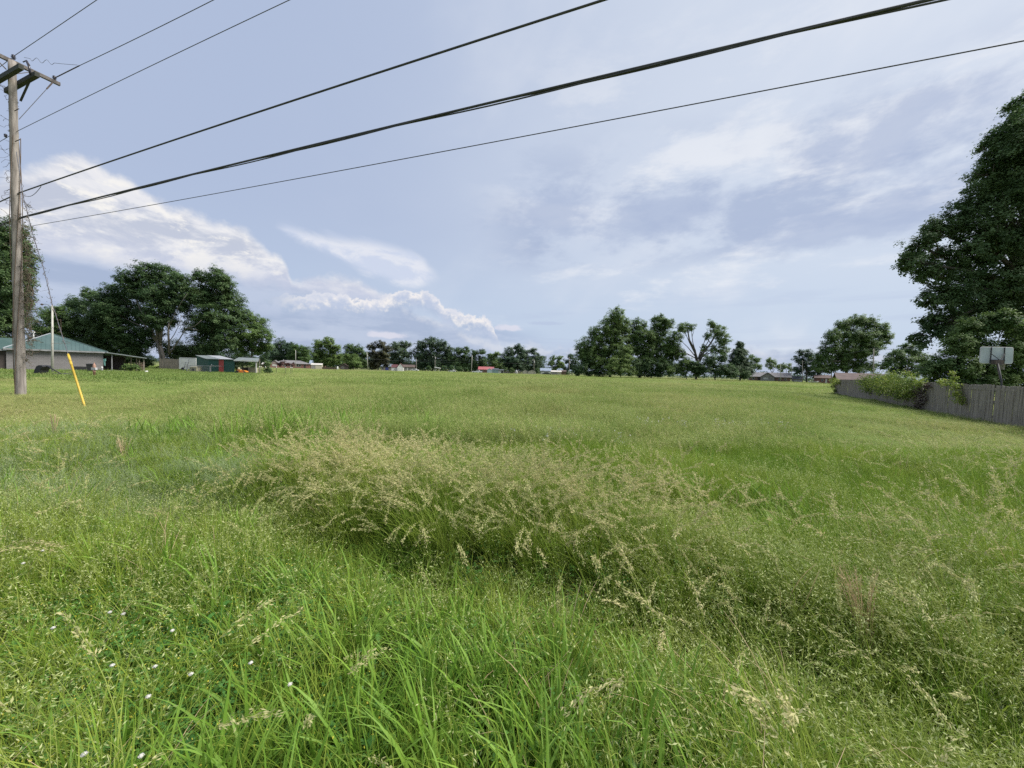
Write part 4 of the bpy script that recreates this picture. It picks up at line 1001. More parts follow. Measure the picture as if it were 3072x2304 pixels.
MB().add([(0, 0, .35), (3.2, 0, .3), (3.9, .5, .75), (3.2, 1, .3), (0, 1, .35), (0, -.15, .8), (3.1, -.15, .8), (4.2, .5, .95), (3.1, 1.15, .8), (0, 1.15, .8)], [(0, 1, 6, 5), (1, 2, 7, 6), (2, 3, 8, 7), (3, 4, 9, 8), (4, 0, 5, 9), (5, 6, 7, 8, 9), (4, 3, 2, 1, 0)]).build('hull', M['offwhite'], tg2)
B(.2, 1.8, .2, .8, .1, .36).build('trailer_frame', M['rust'], tg2)
house('neighbour_house', 'brown roofed house with white gable trim showing above the grey fence', 'house', 2520, 2640, 74, 1140, 1121, M['brownbrick'], M['brownshingle'], 10, 'x', .6, wins=[(.2, .3, .3, .8)], trim=M['white'])
nh = house('neighbour_gable', 'gabled garage with pale trim peeping over the vine on the fence', 'garage', 2612, 2712, 62, 1140, 1124, M['greysiding'], M['brownshingle'], 7, 'y', .5, gable=M['greysiding'])
MB().bar((-.5, -.56, nh[2] - .08), (nh[1] / 2, -.56, nh[3] + .08), .06, .22).build('barge_board', M['beigeroof'], nh[0]); MB().bar((nh[1] + .5, -.56, nh[2] - .08), (nh[1] / 2, -.56, nh[3] + .08), .06, .22).build('barge_board', M['beigeroof'], nh[0])
pole('thin pale pole before the right end of the low grey roofed house', 2342, 166, 1090, 0, .12, .09, 'paintpole')
pole('faint thin pole between the small white shed and the grey roofed house', 2375, 190, 1090, 0, .12, .09)
pole('pole with a small crossarm before the dark trees', 2407.5, 165, 1081, 0, .14, .1, arm=[(.4, 1.0)])
pole('tall pole with a wide crossarm at the far end of the grey fence', 2494, 160, 1063, 2, .17, .12, arm=[(.15, 2.0)], can=(.35, 2.5))
pole('dark pole rising behind the brown roof near the fence', 2620, 95, 1046, 1, .13, .1)
def farwire(label, pts):
    P = []
    for (a, b) in zip(pts, pts[1:]):
        p, q = pt(*a), pt(*b)
        P += [p.lerp(q, t) + Vector((0, 0, -.35 * 4 * t * (1 - t))) for t in np.linspace(0, 1, 12)[:-1]]
    P.append(pt(*pts[-1]))
    tag(MB().tube(P, .028, 5, False).build('far_wire', M['alu']), label, 'power line', 'wires across the far side')
farwire('far wire crossing before the trees behind the long brick house', [(600, 1068, 215), (864, 1068, 230), (1104, 1075, 196), (1249, 1084, 206), (1414, 1086, 198)])
farwire('far wire between the poles of the central sheds', [(1249, 1079, 206), (1414, 1080, 198), (1602, 1092, 201), (1707, 1095, 195)])
farwire('far wire between the poles right of the central clump', [(2342, 1095, 166), (2407, 1088, 165), (2494, 1108, 160)])
farwire('far wire from the wide crossarm into the right trees', [(2407, 1112, 165), (2494, 1116, 160), (2620, 1100, 95), (2740, 1095, 90)])
farwire('far wire against the sky right of the round tree', [(2494, 1066, 160), (2620, 1044, 95), (2760, 1040, 60)])
# ================================================================== trees
def unit(n, rg):
    v = rg.normal(size=(n, 3)); return v / np.linalg.norm(v, axis=1, keepdims=True)
def leaf_cards(q, C, size, rg, up=0.5, tint=None, m=0, droop=0.0, out=None):
    "rhombic leaves centred at C, random but rather facing the sky"
    n = len(C)
    nr = unit(n, rg); nr[:, 2] = np.abs(nr[:, 2]) + up; nr /= np.linalg.norm(nr, axis=1, keepdims=True)
    if out is not None: nr = nr * .75 + out; nr /= np.linalg.norm(nr, axis=1, keepdims=True) + 1e-6
    a = unit(n, rg); a[:, 2] -= droop
    a -= nr * (a * nr).sum(1, keepdims=True); a /= np.linalg.norm(a, axis=1, keepdims=True) + 1e-6
    b = np.cross(nr, a)
    s = (size * rg.uniform(0.55, 1.25, n))[:, None]
    w = s * rg.uniform(.28, .42, n)[:, None]
    fold = nr * s * rg.uniform(-.12, .12, n)[:, None]
    v = np.stack([C - a * s * .5, C + b * w + fold - a * s * .05, C + a * s * .5, C - b * w + fold - a * s * .05], 1).reshape(-1, 3)
    f = np.arange(n * 4).reshape(n, 4)
    t = rg.uniform(0, 1, n) if tint is None else tint
    q.add(v, f, np.repeat(t, 4), m)
COVER = 3.4
LEAF = {
    'dark': leafmat('dark_foliage', (0.060, 0.118, 0.042), (0.130, 0.200, 0.074), None, .42, .5),
    'mid': leafmat('green_foliage', (0.085, 0.155, 0.046), (0.180, 0.265, 0.080), None, .45, .45),
    'light': leafmat('light_foliage', (0.100, 0.175, 0.048), (0.200, 0.285, 0.085), None, .46, .5),
    'pine': leafmat('grey_brown_foliage', (0.050, 0.058, 0.036), (0.095, 0.088, 0.050), (0.10, 0.105, 0.04), .2, .3),
    'blue': leafmat('blue_green_foliage', (0.056, 0.106, 0.058), (0.112, 0.168, 0.088), None, .40, .45),
    'vine': leafmat('yellow_green_vine', (0.130, 0.205, 0.034), (0.340, 0.400, 0.080), None, .35, 1.1),
    'red': leafmat('reddish_foliage', (0.085, 0.045, 0.040), (0.15, 0.075, 0.06), None, .2, .6),
    'deadvine': leafmat('dead_vine_leaf', (0.045, 0.032, 0.028), (0.085, 0.055, 0.04), None, .1, 2),
    'polevine': leafmat('pole_vine_leaf', (0.045, 0.050, 0.032), (0.085, 0.085, 0.055), None, .2, 2),
}
BARK = surf('tree_bark', (0.135, 0.118, 0.10), (0.075, 0.066, 0.056), 0.95, 3, (4, 4, 0.7), 0.6)
PALEBARK = surf('pale_tree_bark', (0.22, 0.20, 0.175), (0.13, 0.115, 0.10), 0.95, 3, (4, 4, 0.7), 0.6)
def lobes_world(lobes, Y, rg, spread=1.0):
    "lobe = px, py, radius in px [, depth offset as a share of its radius]"
    out = []
    for l in lobes:
        px, py, rp = l[:3]
        dy = (l[3] if len(l) > 3 else rg.uniform(-.5, .5) * spread) * rp * Y / F
        c = pt(px, py, Y + dy)
        k = (px - 1536) / F; r_ = rp * (Y + dy) / F
        out.append((np.array(c), r_, (1 + k * k) ** -0.25))
    return out
def tree(name, label, lobes, Y, base, leaf=0.4, dens=1.0, kind='mid', trunk=None, cat='tree', group=None, seed=0, limbs=True, bark=None, ragged=1.0, extra=(), trunks=None, flat=0.8, nmax=60000, gaps=0.0):
    rg = np.random.default_rng(seed + 100)
    b = gp(base, Y); t = thing(name, label, cat, b, 0, group)
    LW = lobes_world(lobes, Y, rg)
    q = QA(); bl = np.array(b)
    tot = 0
    for (c, r_, sx) in LW:
        # sprays: little crowns set over and through the lobe
        N = min(int(dens * COVER * math.pi * r_ * r_ / (0.168 * leaf * leaf)), nmax)
        ncl = int(np.clip(N / 42, 12, 220))
        d = unit(ncl, rg); rad = r_ * (rg.uniform(0.12, 1.0, ncl) ** 0.45) * rg.uniform(.78, 1.0 + .20 * ragged, ncl)
        cc = c + d * rad[:, None] * np.array((sx, .9, flat))
        cr = r_ * rg.uniform(.7, 1.35, ncl) * .62 * ncl ** (-1 / 3.0) + leaf * .3
        per = np.maximum(3, N * cr ** 2 / (cr ** 2).sum()).astype(int)
        idx = np.repeat(np.arange(ncl), per)
        n = len(idx)
        off = rg.normal(size=(n, 3)) * np.array((.62, .62, .46)) * cr[idx][:, None]
        P = cc[idx] + off
        tint = np.clip(rg.uniform(0, 1, ncl)[idx] * .55 + rg.uniform(0, .45, n), 0, 1)
        keep = P[:, 2] > .15
        if gaps: keep &= rg.uniform(0, 1, ncl)[idx] > gaps
        P, tint = P[keep], tint[keep]; ov = P - (c - np.array((0, 0, r_ * .35))); ov /= np.linalg.norm(ov, axis=1, keepdims=True) + 1e-6
        leaf_cards(q, P - bl, leaf, rg, .45, tint, 0, 0, ov * .8)
        tot += len(P)
    me = q.mesh('crown', [LEAF[kind]]); o = link(bpy.data.objects.new('crown', me)); o.parent = t
    # trunk and limbs
    top = max(LW, key=lambda l: l[0][2]); H = top[0][2]
    mb = MB()
    def grow(bx, r0, targets, zsplit):
        a = np.array((bx - b.x, 0, -.3)); cm = np.mean([l[0] for l in targets], 0) - bl
        s = np.array((a[0] * .7 + cm[0] * .3, cm[1] * .3, zsplit))
        mid = (a + s) / 2 + rg.normal(0, .04, 3) * zsplit * np.array((1, 1, 0))
        mb.tube([a, a + np.array((0, 0, .6)), mid, s], [r0 * 1.35, r0, r0 * .88, r0 * .75], 10)
        for (c, r_, sx) in targets:
            e = c - bl
            m1 = s + (e - s) * .45 + np.array((rg.normal(0, .06), rg.normal(0, .06), .05)) * np.linalg.norm(e - s)
            rr_ = r0 * .5 * min(1, (r_ / 3.0) ** .5 + .25)
            mb.tube([s - np.array((0, 0, .3)), m1, e], [rr_, rr_ * .65, rr_ * .25], 7)
            for j in range(5):
                w = c - bl + unit(1, rg)[0] * r_ * .85 * np.array((1, 1, .8))
                st_ = m1 + (e - m1) * rg.uniform(.3, 1)
                mb.tube([st_, (st_ + w) / 2 + rg.normal(0, .06, 3) * r_, w], [rr_ * .3, rr_ * .2, rr_ * .06], 5)
    for (bx, r0, sel, zsp) in (trunks or [(base, trunk or max(.12, H * .022), None, H * .38)]):
        grow(xat(bx, Y), r0, LW if sel is None else [LW[i] for i in sel], zsp)
    for pts_, r0, r1 in extra:
        P = [np.array(pt(x, y, Y + dy)) - bl for x, y, dy in pts_]
        mb.tube(P, list(np.linspace(r0, r1, len(P))), 8)
    mb.build('trunk', bark or BARK, t, True)
    return t
# ---- left edge
tree('oak_tree', 'dark tree cut by the left edge behind the utility pole', [(-60, 760, 95), (30, 700, 52), (55, 755, 45), (70, 800, 40), (20, 830, 70), (45, 890, 48), (-20, 930, 90), (40, 960, 40), (-130, 880, 120), (10, 1010, 45)], 60, -70, .28, 1.0, 'dark', seed=1)
# ---- the group behind the green roof and shed
tree('shade_tree', 'broad tall dark tree with bare pale limbs behind the white trailer', [(385, 835, 36), (440, 815, 40), (500, 822, 40), (545, 850, 38), (420, 870, 44), (480, 880, 55), (350, 880, 42), (540, 900, 50), (410, 940, 56), (480, 950, 50), (330, 935, 46), (370, 1000, 48), (440, 1010, 44)], 82, 484, .30, 1.0, 'dark', seed=2, bark=PALEBARK,
     trunks=[(483, .30, range(0, 7), 6.0), (503, .36, range(4, 11), 5.0)],
     extra=[([(508, 1060, -1), (505, 1000, -1.5), (507, 962, -1.8)], .22, .12), ([(506, 1066, -.5), (520, 1045, -2), (538, 1018, -3), (558, 985, -4), (585, 978, -4.5), (605, 960, -5)], .14, .035), ([(558, 985, -4), (595, 990, -4.5)], .06, .02), ([(504, 1030, -1), (522, 1005, -3), (537, 975, -4), (545, 945, -4.5)], .08, .03), ([(505, 990, -1.5), (520, 950, -3), (545, 905, -4), (562, 880, -4.5)], .09, .03)])
tree('tall_dark_tree', 'tall dark tree forming the right peak behind the green shed', [(600, 830, 26), (650, 828, 34), (670, 850, 34), (640, 880, 50), (695, 900, 40), (600, 890, 44), (660, 950, 58), (715, 945, 32), (610, 970, 54), (690, 1010, 52), (620, 1035, 50)], 84, 640, .30, 1.05, 'dark', seed=3)
tree('drooping_tree', 'lighter drooping tree at the right end of the group behind the shed', [(745, 955, 30), (775, 975, 32), (750, 1000, 42), (800, 1005, 22), (720, 1030, 40), (775, 1040, 36), (800, 1040, 22)], 86, 752, .30, .8, 'mid', seed=4, ragged=1.5)
tree('spreading_tree', 'wide dark tree behind the green roof of the block house', [(270, 880, 24), (230, 915, 34), (290, 915, 42), (345, 905, 40), (250, 965, 50), (320, 970, 56), (215, 970, 32), (280, 1025, 56), (350, 1040, 54), (400, 1050, 46), (225, 1030, 46)], 84, 300, .30, 1.05, 'dark', seed=5)
tree('small_tree', 'smaller tree between the light pole and the wide dark tree', [(150, 945, 30), (180, 935, 26), (135, 985, 36), (185, 985, 38), (160, 1030, 44), (110, 1030, 36), (200, 1040, 40)], 82, 160, .3, .95, 'mid', seed=6)
tree('understorey_shrub', 'dark shrubbery behind the lean-to and trunks', [(390, 1075, 26), (440, 1085, 22), (560, 1055, 34), (600, 1060, 34), (520, 1050, 40), (560, 1090, 22), (600, 1094, 22), (640, 1092, 22), (680, 1090, 24), (720, 1092, 22), (760, 1092, 20), (800, 1090, 14)], 86, 470, .3, .9, 'dark', cat='shrub', seed=7)
tree('yard_bush', 'low green bush growing inside the wooden pen by the lean-to', [(378, 1100, 11), (392, 1104, 9), (402, 1097, 9), (412, 1105, 8)], 55, 392, .16, .8, 'mid', cat='bush', seed=8)
tree('round_bush', 'small round dark bush by the wire fence right of the carport', [(804, 1109, 10), (800, 1113, 9), (808, 1114, 9)], 63, 804, .16, 1.1, 'dark', cat='bush', seed=9)
# ---- far tree line
FT = [
    ('grey green tree behind the left end of the long brick house', 'blue', [(845, 1035, 22), (870, 1045, 22), (830, 1060, 26), (865, 1070, 24)], 235, 848),
    ('bushy tree behind the middle of the long brick house', 'mid', [(890, 1045, 16), (912, 1050, 18), (880, 1068, 18), (910, 1072, 20)], 228, 900),
    ('round light green tree above the blue grey roof', 'light', [(955, 1030, 18), (985, 1028, 20), (1005, 1045, 18), (950, 1055, 20), (980, 1060, 24), (1010, 1070, 18), (960, 1080, 18), (990, 1085, 16)], 205, 980),
    ('low dark tree right of the round light green tree', 'dark', [(1050, 1045, 18), (1075, 1048, 17), (1040, 1068, 20), (1070, 1072, 22), (1095, 1065, 14)], 226, 1060),
    ('yellowish bush tree before the low dark tree', 'mid', [(1040, 1072, 14), (1062, 1080, 18), (1075, 1092, 14), (1050, 1095, 14)], 192, 1060),
    ('grey brown pine like tree beside the leaning pale pole', 'pine', [(1115, 1040, 14), (1140, 1032, 16), (1160, 1045, 14), (1120, 1062, 17), (1148, 1065, 18), (1130, 1088, 18), (1158, 1075, 12), (1120, 1098, 14)], 203, 1134),
    ('dark tree with sky showing through its fork behind the cottage', 'blue', [(1185, 1038, 17), (1215, 1035, 18), (1200, 1055, 18), (1180, 1065, 17), (1222, 1062, 17), (1195, 1082, 14)], 226, 1200),
    ('largest dark tree of the far line, broad topped', 'blue', [(1265, 1035, 18), (1295, 1028, 22), (1325, 1036, 22), (1345, 1052, 18), (1260, 1062, 24), (1300, 1060, 28), (1340, 1074, 22), (1270, 1088, 20), (1310, 1092, 20)], 224, 1297),
    ('dark tree right of the broad topped one', 'dark', [(1375, 1052, 14), (1395, 1050, 15), (1365, 1072, 18), (1395, 1075, 20), (1375, 1095, 16)], 222, 1385),
    ('leaning dark tree over the tall bare pole', 'dark', [(1425, 1058, 13), (1448, 1054, 11), (1420, 1078, 18), (1445, 1078, 14), (1430, 1098, 14)], 220, 1432),
    ('thin topped tree behind the red roofed house', 'mid', [(1470, 1068, 10), (1490, 1062, 11), (1480, 1085, 14), (1500, 1085, 12)], 232, 1484),
    ('massive dark tree behind the grey board fence', 'blue', [(1555, 1045, 16), (1530, 1055, 18), (1570, 1062, 22), (1520, 1075, 20), (1550, 1080, 24), (1585, 1082, 18), (1525, 1095, 16), (1570, 1100, 16)], 222, 1552),
    ('dark round tree behind the twin beige sheds', 'blue', [(1600, 1055, 13), (1612, 1070, 14), (1595, 1082, 14), (1615, 1088, 12)], 225, 1603),
    ('light tree behind the white workshop', 'light', [(1660, 1075, 9), (1680, 1072, 9), (1655, 1088, 11), (1678, 1090, 13)], 228, 1670),
    ('dark small tree by the pole left of the central clump', 'blue', [(1712, 1068, 10), (1700, 1082, 10), (1722, 1085, 13), (1715, 1102, 13), (1735, 1105, 12)], 205, 1716),
    ('reddish shrub in front of the long brick house', 'red', [(838, 1093, 7), (850, 1090, 8), (864, 1092, 8), (876, 1093, 7)], 176, 856),
    ('low dark shrub row under the largest dark far tree', 'dark', [(1285, 1104, 7), (1330, 1104, 8), (1355, 1103, 9), (1380, 1106, 8), (1400, 1108, 7)], 208, 1340),
    ('hedge of small bushes behind the far sheds', 'dark', [(1515, 1108, 8), (1535, 1110, 8), (1612, 1112, 8), (1690, 1118, 7), (1700, 1116, 8)], 214, 1560),
]
rq = random.Random(4)
for i, (lb, kd, lo, Y, bs) in enumerate(FT):
    sh = 'shrub' in lb or 'hedge' in lb
    if not sh:
        xs = [l[0] for l in lo]; yb = max(1102 + (np.mean(xs) - 1536) * .0279, 0) - 1
        lo = lo + [(x, yb + rq.uniform(-8, 4), rq.uniform(10, 14)) for x in np.arange(min(xs), max(xs) + 8, 15)]
    tree('far_shrub' if sh else 'far_tree', lb, lo, Y, bs, .60 if not sh else .4, 1.15, kd, cat='shrub' if sh else 'tree', group=None if sh else 'trees across the field', seed=20 + i, ragged=1.3)
# ---- central clump
tree('tall_pecan_tree', 'tallest ragged tree at the left of the central clump', [(1850, 945, 26), (1835, 975, 34), (1870, 975, 26), (1800, 1000, 34), (1848, 1010, 38), (1765, 1040, 36), (1810, 1050, 40), (1860, 1055, 34), (1790, 1085, 34), (1760, 1075, 26), (1745, 1060, 22)], 150, 1830, .42, 1.2, 'mid', seed=50, ragged=1.7)
tree('open_pecan_tree', 'two topped open tree in the middle of the central clump', [(1895, 1005, 24), (1890, 1050, 26), (1960, 1022, 24), (1915, 975, 24), (1980, 965, 26), (2005, 970, 20), (1930, 1005, 30), (1975, 1000, 30), (1905, 1040, 30), (1950, 1050, 34), (2000, 1035, 30), (1985, 1080, 36), (1930, 1085, 32), (2020, 1060, 22)], 152, 1918, .42, 1.2, 'mid', seed=51, ragged=1.8, trunk=.5)
tree('forked_tree', 'sparse forked tree with two bare leaning limbs, right of the clump middle', [(2048, 982, 19), (2072, 980, 15), (2028, 1008, 22), (2022, 1045, 24), (2045, 1060, 16), (2135, 972, 14), (2152, 992, 24), (2168, 1018, 24), (2122, 1008, 13), (2112, 1045, 13), (2145, 1048, 18), (2172, 1052, 18)], 148, 2088, .38, .85, 'light', seed=52, ragged=1.6, trunk=.42,
     extra=[([(2090, 1082, 0), (2084, 1050, 0), (2068, 1020, 0), (2062, 985, 0)], .5, .2), ([(2098, 1085, 0), (2112, 1055, 0), (2132, 1030, 0), (2148, 1005, 0)], .46, .18), ([(2093, 1130, 0), (2093, 1080, 0)], .6, .5), ([(2112, 1055, 0), (2098, 1040, 0)], .2, .1), ([(2132, 1030, 0), (2120, 1012, 0)], .18, .08)], limbs=False)
tree('conical_tree', 'dark conical evergreen at the right end of the central clump', [(2216, 1030, 9), (2226, 1034, 8), (2212, 1055, 16), (2230, 1058, 15), (2205, 1080, 22), (2232, 1085, 22), (2200, 1110, 26), (2235, 1112, 26), (2220, 1044, 11), (2221, 1070, 18), (2218, 1095, 24)], 152, 2220, .4, 1.7, 'blue', seed=53)
tree('light_bush', 'light green rounded bush at the foot of the central clump', [(1845, 1085, 22), (1880, 1080, 22), (1865, 1105, 24), (1830, 1110, 22), (1890, 1112, 20)], 143, 1862, .36, 1.1, 'light', cat='bush', seed=54)
tree('broad_bush', 'broad dark bush at the right foot of the central clump', [(2130, 1080, 22), (2165, 1072, 18), (2110, 1105, 26), (2150, 1108, 28), (2180, 1110, 24), (2085, 1100, 22), (2195, 1118, 18)], 141, 2145, .36, 1.1, 'dark', cat='bush', seed=55)
tree('mid_bush', 'mixed green bush left of the broad dark bush in the clump', [(2060, 1085, 18), (2075, 1100, 18), (2050, 1112, 18), (2090, 1118, 16), (2010, 1115, 18), (2030, 1108, 16)], 144, 2060, .36, .95, 'mid', cat='bush', seed=56)
tree('dark_thicket', 'dark thicket at the left foot of the central clump', [(1745, 1105, 20), (1770, 1110, 22), (1800, 1115, 20), (1735, 1115, 16), (1920, 1110, 24), (1950, 1115, 20), (1905, 1090, 22), (1975, 1118, 18), (1830, 1095, 24), (1870, 1090, 24), (1940, 1092, 24), (1985, 1095, 22), (2015, 1100, 20), (2050, 1095, 20), (2200, 1118, 18), (2235, 1122, 16), (1760, 1085, 20)], 147, 1800, .4, 1.0, 'dark', cat='thicket', seed=57)
# ---- trees right of the clump
RT = [
    ('far pale tree right of the conical evergreen', 'mid', [(2255, 1072, 11), (2270, 1078, 12), (2260, 1095, 14), (2278, 1100, 10)], 215, 2265),
    ('light open tree behind the low grey roofed house', 'light', [(2308, 1080, 9), (2322, 1086, 10), (2310, 1098, 12), (2335, 1098, 9)], 205, 2315),
    ('small trees behind the thin pale pole', 'mid', [(2350, 1096, 9), (2365, 1098, 9), (2345, 1108, 10), (2372, 1108, 9)], 200, 2357),
    ('dark tree left of the large round tree', 'blue', [(2402, 1058, 12), (2398, 1080, 16), (2425, 1062, 16), (2415, 1088, 20), (2445, 1078, 20), (2395, 1108, 18), (2430, 1112, 20), (2460, 1108, 20)], 168, 2420),
    ('small tree low on the skyline between two poles', 'dark', [(2632, 1095, 9), (2648, 1100, 10), (2620, 1106, 10)], 150, 2635),
    ('medium dark tree above the vine on the fence', 'mid', [(2720, 1042, 18), (2740, 1050, 22), (2690, 1062, 22), (2670, 1085, 22), (2715, 1080, 28), (2760, 1075, 26), (2690, 1110, 24), (2740, 1112, 26)], 72, 2720),
]
for i, (lb, kd, lo, Y, bs) in enumerate(RT):
    tree('far_tree' if Y > 100 else 'yard_tree', lb, lo, Y, bs, .5 if Y > 100 else .26, .9, kd, group='trees across the field' if Y > 100 else None, seed=70 + i, ragged=1.3)
tree('round_tree', 'large round light topped tree right of the far poles', [(2530, 975, 24), (2570, 962, 26), (2610, 968, 26), (2645, 985, 22), (2500, 1005, 26), (2550, 1005, 36), (2600, 1010, 36), (2640, 1020, 28), (2662, 1005, 18), (2490, 1040, 28), (2540, 1050, 38), (2590, 1050, 34), (2470, 1070, 28), (2520, 1085, 34), (2570, 1085, 30), (2620, 1045, 24), (2455, 1098, 20), (2490, 1105, 20), (2575, 1106, 20), (2535, 1104, 14), (2605, 1098, 20)], 140, 2533, .40, 1.0, 'mid', seed=80, ragged=1.4)
# ---- the great tree at the right edge
tree('great_oak_tree', 'huge dark tree filling the right edge above the fence', [(3070, 330, 48), (3110, 420, 120), (3030, 420, 52), (2985, 430, 36), (3040, 530, 90), (2960, 520, 46), (2945, 600, 62), (3050, 660, 110), (2880, 660, 52), (2810, 690, 44), (2930, 720, 72), (2760, 740, 44), (2725, 785, 34), (2830, 790, 62), (2770, 820, 40), (3000, 820, 100), (2870, 870, 62), (2800, 890, 42), (2940, 930, 80), (2840, 960, 50), (2795, 970, 34), (3080, 960, 90), (3180, 600, 150), (3220, 820, 150), (2770, 1020, 26), (2740, 1012, 16), (2890, 1020, 44)],
     33, 3150, .20, 1.0, 'dark', seed=90, ragged=1.15, trunk=.5, gaps=.04, nmax=15000, flat=.98)
tree('hedge_shrub', 'lighter green shrubbery standing behind the grey fence and backboard', [(2900, 985, 34), (2960, 970, 38), (3020, 960, 40), (3070, 990, 44), (2870, 1035, 40), (2930, 1040, 46), (3040, 1050, 50), (2830, 1085, 44), (2890, 1100, 44), (2960, 1105, 44), (3040, 1110, 46), (2790, 1110, 34), (3110, 1060, 60), (2810, 1140, 30), (2860, 1142, 34), (2910, 1145, 34), (2960, 1146, 36), (3010, 1148, 36), (3060, 1150, 40)], 28.5, 2960, .16, 1.15, 'mid', cat='shrub', seed=91, nmax=9000, trunk=.09)
# ---- vines on the fence
def vine(label, lobes, Yf, kind, leaf, seed, dens=1.0, name='fence_vine'):
    rg = np.random.default_rng(seed)
    q = QA(); o0 = None; st = MB()
    for (px, py, rp) in lobes:
        Y = Yf(px) ; r_ = rp * Y / F; c = np.array(pt(px, py, Y)) - np.array(FN) * (.12 + r_ * .35)
        if o0 is None: o0 = np.array((c[0], c[1], 0.0))
        n = int(dens * 22 * (r_ / leaf) ** 2) + 30
        P = c + rg.normal(size=(n, 3)) * np.array((r_ * .55, r_ * .38, r_ * .42))
        P[:, 2] -= np.abs(rg.normal(0, .1, n)) * r_
        leaf_cards(q, P - o0, leaf, rg, .35, None, 0, .4)
        for j in range(4):
            e = c + rg.normal(size=3) * r_ * np.array((.6, .4, .5))
            st.tube([c - o0, (c + e) / 2 - o0 + np.array((0, 0, .08)), e - o0], [.014, .01, .005], 5)
        # shoots that reach out
        for j in range(int(3 + r_ * 3)):
            e = c + unit(1, rg)[0] * r_ * rg.uniform(.9, 1.35)
            k = 12; tt = np.linspace(.5, 1, k)[:, None]
            L_ = c + (e - c) * tt + rg.normal(size=(k, 3)) * leaf * .5
            leaf_cards(q, L_ - o0, leaf * .9, rg, .4)
    t = thing(name, label, 'vine', tuple(o0))
    o = link(bpy.data.objects.new('leaves', q.mesh('leaves', [LEAF[kind]]))); o.parent = t
    st.build('stems', M['brownwood'], t, True)
def fenceY(px):
    # depth of the fence at an image column
    k = (px - 1536) / F
    # FA + s*FDn with x = k*y (nearly level camera)
    s = (k * FA.y - FA.x) / (FDn.x - k * FDn.y)
    return FA.y + FDn.y * s
vine('bright yellow green vine heaped over the middle of the grey fence', [(2608, 1142, 20), (2630, 1150, 26), (2655, 1138, 26), (2680, 1150, 30), (2710, 1140, 30), (2735, 1158, 32), (2760, 1145, 24), (2780, 1152, 18), (2700, 1172, 24), (2725, 1185, 22), (2750, 1178, 22), (2660, 1170, 20), (2615, 1168, 14), (2740, 1125, 14), (2690, 1128, 14)], fenceY, 'vine', .10, 1, 1.0)
vine('small yellow green vine hanging down the near fence boards', [(2850, 1148, 12), (2870, 1150, 13), (2885, 1160, 14), (2890, 1180, 13), (2897, 1198, 14), (2905, 1208, 9), (2835, 1146, 9), (2878, 1135, 8), (2872, 1120, 6)], fenceY, 'vine', .085, 2, .8)
vine('clump of vine on the far corner of the grey fence', [(2510, 1143, 11), (2522, 1146, 10), (2508, 1158, 8), (2512, 1172, 6)], fenceY, 'vine', .12, 3, 1.0)
vine('dry brown vine stems on the fence right of the heaped vine', [(2778, 1172, 16), (2785, 1195, 18), (2775, 1215, 18), (2795, 1160, 10), (2770, 1232, 14)], fenceY, 'deadvine', .09, 4, .55)
